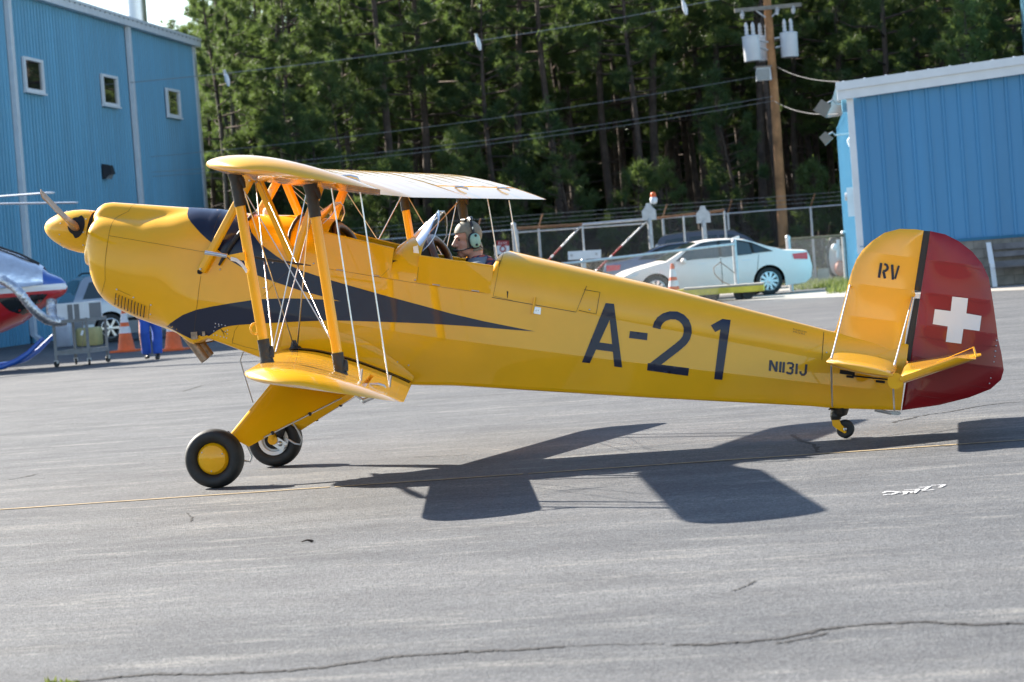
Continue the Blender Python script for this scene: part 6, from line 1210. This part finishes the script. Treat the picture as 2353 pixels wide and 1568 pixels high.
# ================================================================== the pine wood
def foliage(name, c1, c2, tr, tcol):
    m = bpy.data.materials.new(name); m.use_nodes = True; nt = m.node_tree; out = nt.nodes['Material Output']; b = nt.nodes['Principled BSDF']; b.inputs['Roughness'].default_value = .55; b.inputs['Specular IOR Level'].default_value = .3
    g = node(nt, 'ShaderNodeNewGeometry'); n = node(nt, 'ShaderNodeTexNoise'); n.inputs['Scale'].default_value = .9; n.inputs['Detail'].default_value = 4; nt.links.new(g.outputs['Position'], n.inputs['Vector'])
    oi = node(nt, 'ShaderNodeObjectInfo'); ad = node(nt, 'ShaderNodeMath', operation='MULTIPLY_ADD'); ad.inputs[1].default_value = .35; nt.links.new(oi.outputs['Random'], ad.inputs[0]); nt.links.new(n.outputs[0], ad.inputs[2])
    r = node(nt, 'ShaderNodeValToRGB'); r.color_ramp.elements[0].position = .40; r.color_ramp.elements[1].position = .85; r.color_ramp.elements[0].color = (*c1, 1); r.color_ramp.elements[1].color = (*c2, 1); nt.links.new(ad.outputs[0], r.inputs[0]); nt.links.new(r.outputs[0], b.inputs['Base Color'])
    t = node(nt, 'ShaderNodeBsdfTranslucent'); t.inputs[0].default_value = (*tcol, 1); mx = node(nt, 'ShaderNodeMixShader'); mx.inputs[0].default_value = tr
    nt.links.new(b.outputs[0], mx.inputs[1]); nt.links.new(t.outputs[0], mx.inputs[2]); nt.links.new(mx.outputs[0], out.inputs[0]); return m
M['needles'] = foliage('pine_needles', (.027, .058, .029), (.088, .128, .042), .38, (.16, .235, .055))
M['bark'] = mat('pine_bark', (.075, .052, .040), .9, var=.45, vscale=3, bump=.5, bscale=10)
M['brush'] = foliage('underbrush_leaves', (.060, .055, .022), (.13, .10, .035), .3, (.20, .17, .05))
M['blade'] = foliage('grass_blades', (.06, .10, .02), (.14, .16, .045), .3, (.22, .26, .06))
def tris(C, Dv, Wv, Lh):
    """needle triangles: centres, directions, widths, lengths"""
    n = len(C); R = rng.normal(size=(n, 3)); S = np.cross(Dv, R); S /= np.linalg.norm(S, axis=1)[:, None]+1e-9; V = np.empty((n*3, 3)); V[0::3] = C-S*Wv[:, None]; V[1::3] = C+S*Wv[:, None]; V[2::3] = C+Dv*Lh[:, None]; return V
def trimesh(name, V, m):
    n = len(V)//3; me = bpy.data.meshes.new(name); me.vertices.add(len(V)); me.vertices.foreach_set('co', V.astype(np.float32).ravel()); me.loops.add(n*3); me.loops.foreach_set('vertex_index', np.arange(n*3, dtype=np.int32)); me.polygons.add(n); me.polygons.foreach_set('loop_start', np.arange(0, n*3, 3, dtype=np.int32)); me.materials.append(M[m]); me.update(calc_edges=True); me.validate(); return me
def pine(seed, H, base, spread, nb, tuft, dens):
    r = np.random.default_rng(seed); mb = MB(); b1 = r.normal(size=2)*.25; ph = r.uniform(0, 6, 2)
    ctr = lambda z: np.array([b1[0]*(max(z, 0)/H)**1.5+.10*math.sin(z*.55+ph[0]), b1[1]*(max(z, 0)/H)**1.5+.10*math.sin(z*.5+ph[1]), z])
    r0 = .010*H+.035; mb.path([ctr(z) for z in np.linspace(-.2, H*.97, 12)], [r0*(1-.86*t)+(.05 if t == 0 else 0) for t in np.linspace(0, 1, 12)], 8)
    T = []; TD = []
    for k in range(8): z = H*base*r.uniform(.25, 1); az = r.uniform(0, 6.28); p = ctr(z); d = np.array([math.cos(az), math.sin(az), r.uniform(-.25, .15)]); mb.path([p, p+d*r.uniform(.5, 1.4)], [.025, .006], 4)
    for k in range(nb):
        t = ((k+r.uniform(0, 1))/nb); z = H*(base+(.985-base)*t); az = k*2.4+r.uniform(-.6, .6); sh = math.sin(math.pi*min(1, (.22+.78*(1-t))))**.6 if t > .5 else .75+.35*r.uniform(0, 1)
        Lb = spread*max(.18, (1-t)**.55)*r.uniform(.6, 1.15)*(.8 if t < .15 else 1); up_ = .05+.55*t+r.uniform(-.1, .12); p0 = ctr(z); d = np.array([math.cos(az), math.sin(az), up_]); d /= np.linalg.norm(d); side = np.array([-d[1], d[0], 0])
        pm_ = p0+d*Lb*.55+np.array([0, 0, -.06*Lb]); pe = p0+d*Lb+np.array([0, 0, .10*Lb])+side*r.uniform(-.2, .2)*Lb; mb.path([p0, pm_, pe], [.018+.014*Lb, .012+.006*Lb, .008], 4)
        nt_ = max(4, int(dens*Lb*r.uniform(.6, 1.3)))
        mcl = max(2, int(Lb*1.9)); QC = [(r.uniform(.38, 1.04)**.8, r.normal(), r.normal()) for _ in range(mcl)]; QC[0] = (1.0, 0, 0)
        for j in range(nt_):
            q, s1, s2 = QC[j % mcl]; q = min(1.04, max(.2, q+r.normal()*.07)); c = (p0*(1-q)**2+2*pm_*q*(1-q)+pe*q*q) if q < 1 else pe; c = c+side*(s1*.22*Lb*(.35+.5*q)+r.normal()*.13)+np.array([0, 0, s2*.08*Lb+r.normal()*.09+.04]); T.append(c); TD.append(d+np.array([0, 0, .5]))
    for j in range(10): T.append(ctr(H*r.uniform(.94, 1.02))+r.normal(size=3)*.12); TD.append(np.array([0, 0, 1.]))
    T = np.array(T); TD = np.array(TD); N = tuft; C = np.repeat(T, N, 0)+r.normal(size=(len(T)*N, 3))*.05; D_ = np.repeat(TD, N, 0)*.35+r.normal(size=(len(T)*N, 3)); D_ /= np.linalg.norm(D_, axis=1)[:, None]; n = len(C)
    global rng; sv = rng; rng = r; V = tris(C, D_, r.uniform(.007, .019, n), r.uniform(.16, .34, n)); rng = sv
    tm = bpy.data.meshes.new('trunk'); tm.from_pydata(mb.V, [], mb.F); tm.polygons.foreach_set('use_smooth', [True]*len(tm.polygons)); tm.materials.append(M['bark']); tm.update(); return tm, trimesh('crown', V, 'needles')
VAR = [pine(1, 15.5, .42, 2.5, 40, 34, 13), pine(2, 14.5, .50, 2.3, 34, 34, 13), pine(3, 16.0, .34, 2.7, 44, 34, 12), pine(4, 15.0, .56, 2.2, 32, 34, 14), pine(5, 14.0, .30, 2.4, 40, 34, 12), pine(6, 16.0, .46, 2.1, 38, 34, 13)]
YNG = [pine(11, 6.0, .10, 1.7, 34, 24, 17), pine(12, 4.2, .08, 1.4, 26, 24, 18), pine(13, 8.0, .15, 1.9, 42, 24, 16)]
GL_ = {'t': 'tall pine tree standing in the dense wood behind the boundary fence', 'l': 'sunlit pine tree with its top against the sky beside the hangar', 'y': 'young low branched pine at the front edge of the wood'}
def tree(v, p, rz, sc, key):
    nm = 'young_pine' if key == 'y' else 'pine_tree'; t = thing(nm, GL_[key], 'tree', p, rz, {'t': 'pines of the wood behind the fence', 'l': 'pines rising to the sky by the hangar', 'y': 'young pines along the wood edge'}[key]); t.scale = sc
    link('trunk', v[0], t); link('crown', v[1], t)
rt = random.Random(5); pts = []; tries = 0
while len(pts) < 170 and tries < 6000:
    tries += 1; D = 103+36*rt.random()**1.1; u = rt.uniform(190, 2560); p = gD(u, D)
    if u < 545 and D < 109.5: continue
    if all((p[0]-q[0])**2+(p[1]-q[1])**2 > 2.25**2 for q, *_ in pts): pts.append((p, u, D))
for p, u, D in pts:
    v = rt.choice(VAR)
    if u < 560: h = rt.uniform(.66, .80)*(1+.0*D); tree(v, (p[0], p[1], 0), rt.uniform(0, 6.28), (h*1.08, h*1.08, h*(1+.25*max(0, (u-430)/130))), 'l')
    else: h = rt.uniform(.88, 1.12); tree(v, (p[0], p[1], 0), rt.uniform(0, 6.28), (h, h, h*rt.uniform(.95, 1.08)), 't')
for u, D, k, s in ((640, 99, 1, 1.2), (760, 98, 0, 1.1), (905, 99, 1, 1.2), (1060, 98.5, 0, .95), (1190, 99.5, 1, 1.1), (1330, 99, 2, .8), (1480, 99.5, 1, 1.0), (1560, 98.5, 0, .7), (2010, 98, 1, 1.0), (1900, 97.5, 1, .9), (690, 100, 2, .95), (2240, 99, 2, 1.1), (1720, 100, 2, .9), (840, 101, 2, 1.1)):
    p = gD(u, D); tree(YNG[k], (p[0], p[1], 0), rt.uniform(0, 6.28), (s, s, s), 'y')
# far mass of the wood, underbrush, floor, grass
V = []; n = 36000; U = rng.uniform(150, 2650, n); DD = rng.uniform(139, 150, n); zt = np.interp(U, [150, 430, 600, 2650], [8.5, 8.5, 13., 14.]); zz = rng.uniform(0, 1, n)**.75*zt; base = np.array([gD(u, d) for u, d in zip(U, DD)]); C = base.copy(); C[:, 2] = zz; dv_ = rng.normal(size=(n, 3)); dv_ /= np.linalg.norm(dv_, axis=1)[:, None]; me = trimesh('distant_wood', tris(C, dv_, rng.uniform(.14, .34, n), rng.uniform(.6, 1.4, n)), 'needles')
link('distant_wood', me, None, 'mass of pines deep in the wood behind the trunks', 'wood', None, 'stuff')
n = 26000; U = rng.uniform(200, 2300, n); DD = 93+rng.uniform(0, 1, n)**1.3*30; hgt = .25+.9*(.5+.5*np.sin(U*.031+DD*.7))*rng.uniform(.3, 1, n); base = np.array([gD(u, d) for u, d in zip(U, DD)]); C = base.copy(); C[:, 2] = rng.uniform(0, 1, n)*hgt*1.3; dv_ = rng.normal(size=(n, 3))+[0, 0, .6]; dv_ /= np.linalg.norm(dv_, axis=1)[:, None]; me = trimesh('underbrush', tris(C, dv_, rng.uniform(.02, .06, n), rng.uniform(.10, .28, n)), 'brush')
link('underbrush', me, None, 'brown green underbrush below the pines', 'underbrush', None, 'stuff')
A = [gD(-400, 93.5), gD(2900, 93.5), gD(2900, 260), gD(-400, 260)]; rows = []
for D in (93.5, 110, 128, 140, 150, 165, 200, 260):
    rows.append([np.array([p[0], p[1], .006+min(14, max(0, D-134))**.9*.42*(1+.15*math.sin(u*.01+D))]) for u in np.linspace(-400, 2900, 40) for p in (gD(u, D),)])  # rear rises as an invented bank, added to block bright sky between the trunks
mb = MB(); mb.loft(rows, False, False, False); mb.build('forest_floor', 'floor', None, 60, kind='structure')
A = [gD(u, d) for u, d in ((1000, 74.5), (1820, 74.5), (1960, 76), (1960, 93.4), (1000, 93.4))]; mk('gravel_verge', [(p[0], p[1], .005) for p in A], [list(range(5))], 'concrete', kind='structure')
def grass(name, label, boxes, blades, h):
    Cs = []
    for (u0, u1, d0, d1), k in zip(boxes, blades):
        u = rng.uniform(u0, u1, k); d = rng.uniform(d0, d1, k); cl = np.sin(u*.21+d*2.1)*np.sin(u*.083-d*1.3)+rng.normal(size=k)*.35; ok = cl > -.25; Cs.append(np.array([gD(a, b) for a, b in zip(u[ok], d[ok])]))
    C = np.vstack(Cs); n = len(C); dv_ = rng.normal(size=(n, 3))*.35+[0, 0, 1]; dv_ /= np.linalg.norm(dv_, axis=1)[:, None]; me = trimesh(name, tris(C, dv_, rng.uniform(.008, .022, n), rng.uniform(.4, 1, n)*h), 'blade'); link(name, me, None, label, 'grass', None, 'stuff')
grass('grass_verge', 'rough grass growing along the foot of the fences', [(1180, 1560, 76, 92), (1820, 1990, 74, 80), (1900, 1990, 66, 74), (1560, 1820, 84, 92)], [9000, 3500, 900, 2500], .28)
C = np.array([gr(u, v) for u, v in zip(rng.uniform(105, 180, 150), rng.uniform(1568, 1584, 150))]); n = len(C); dv_ = rng.normal(size=(n, 3))*.6+[0, 0, 1]; dv_ /= np.linalg.norm(dv_, axis=1)[:, None]; link('weeds', trimesh('weeds', tris(C, dv_, rng.uniform(.004, .008, n), rng.uniform(.01, .028, n)), 'blade'), None, 'small green weeds in the crack at the lower left corner', 'weeds', None, 'stuff')
mb = MB(); a, b = gr(693, 1249), gr(716, 1247); mb.path([a+[0, 0, .008], (a+b)/2+[0, .01, .014], b+[0, 0, .01]], [.003, .005, .008], 6); mb.sphere(b+[0, 0, .008], (.012, .008, .007), 8, 6); mb.build('twig', 'bark', None, 60, label='small dry twig lying on the asphalt in front of the biplane', cat='twig')
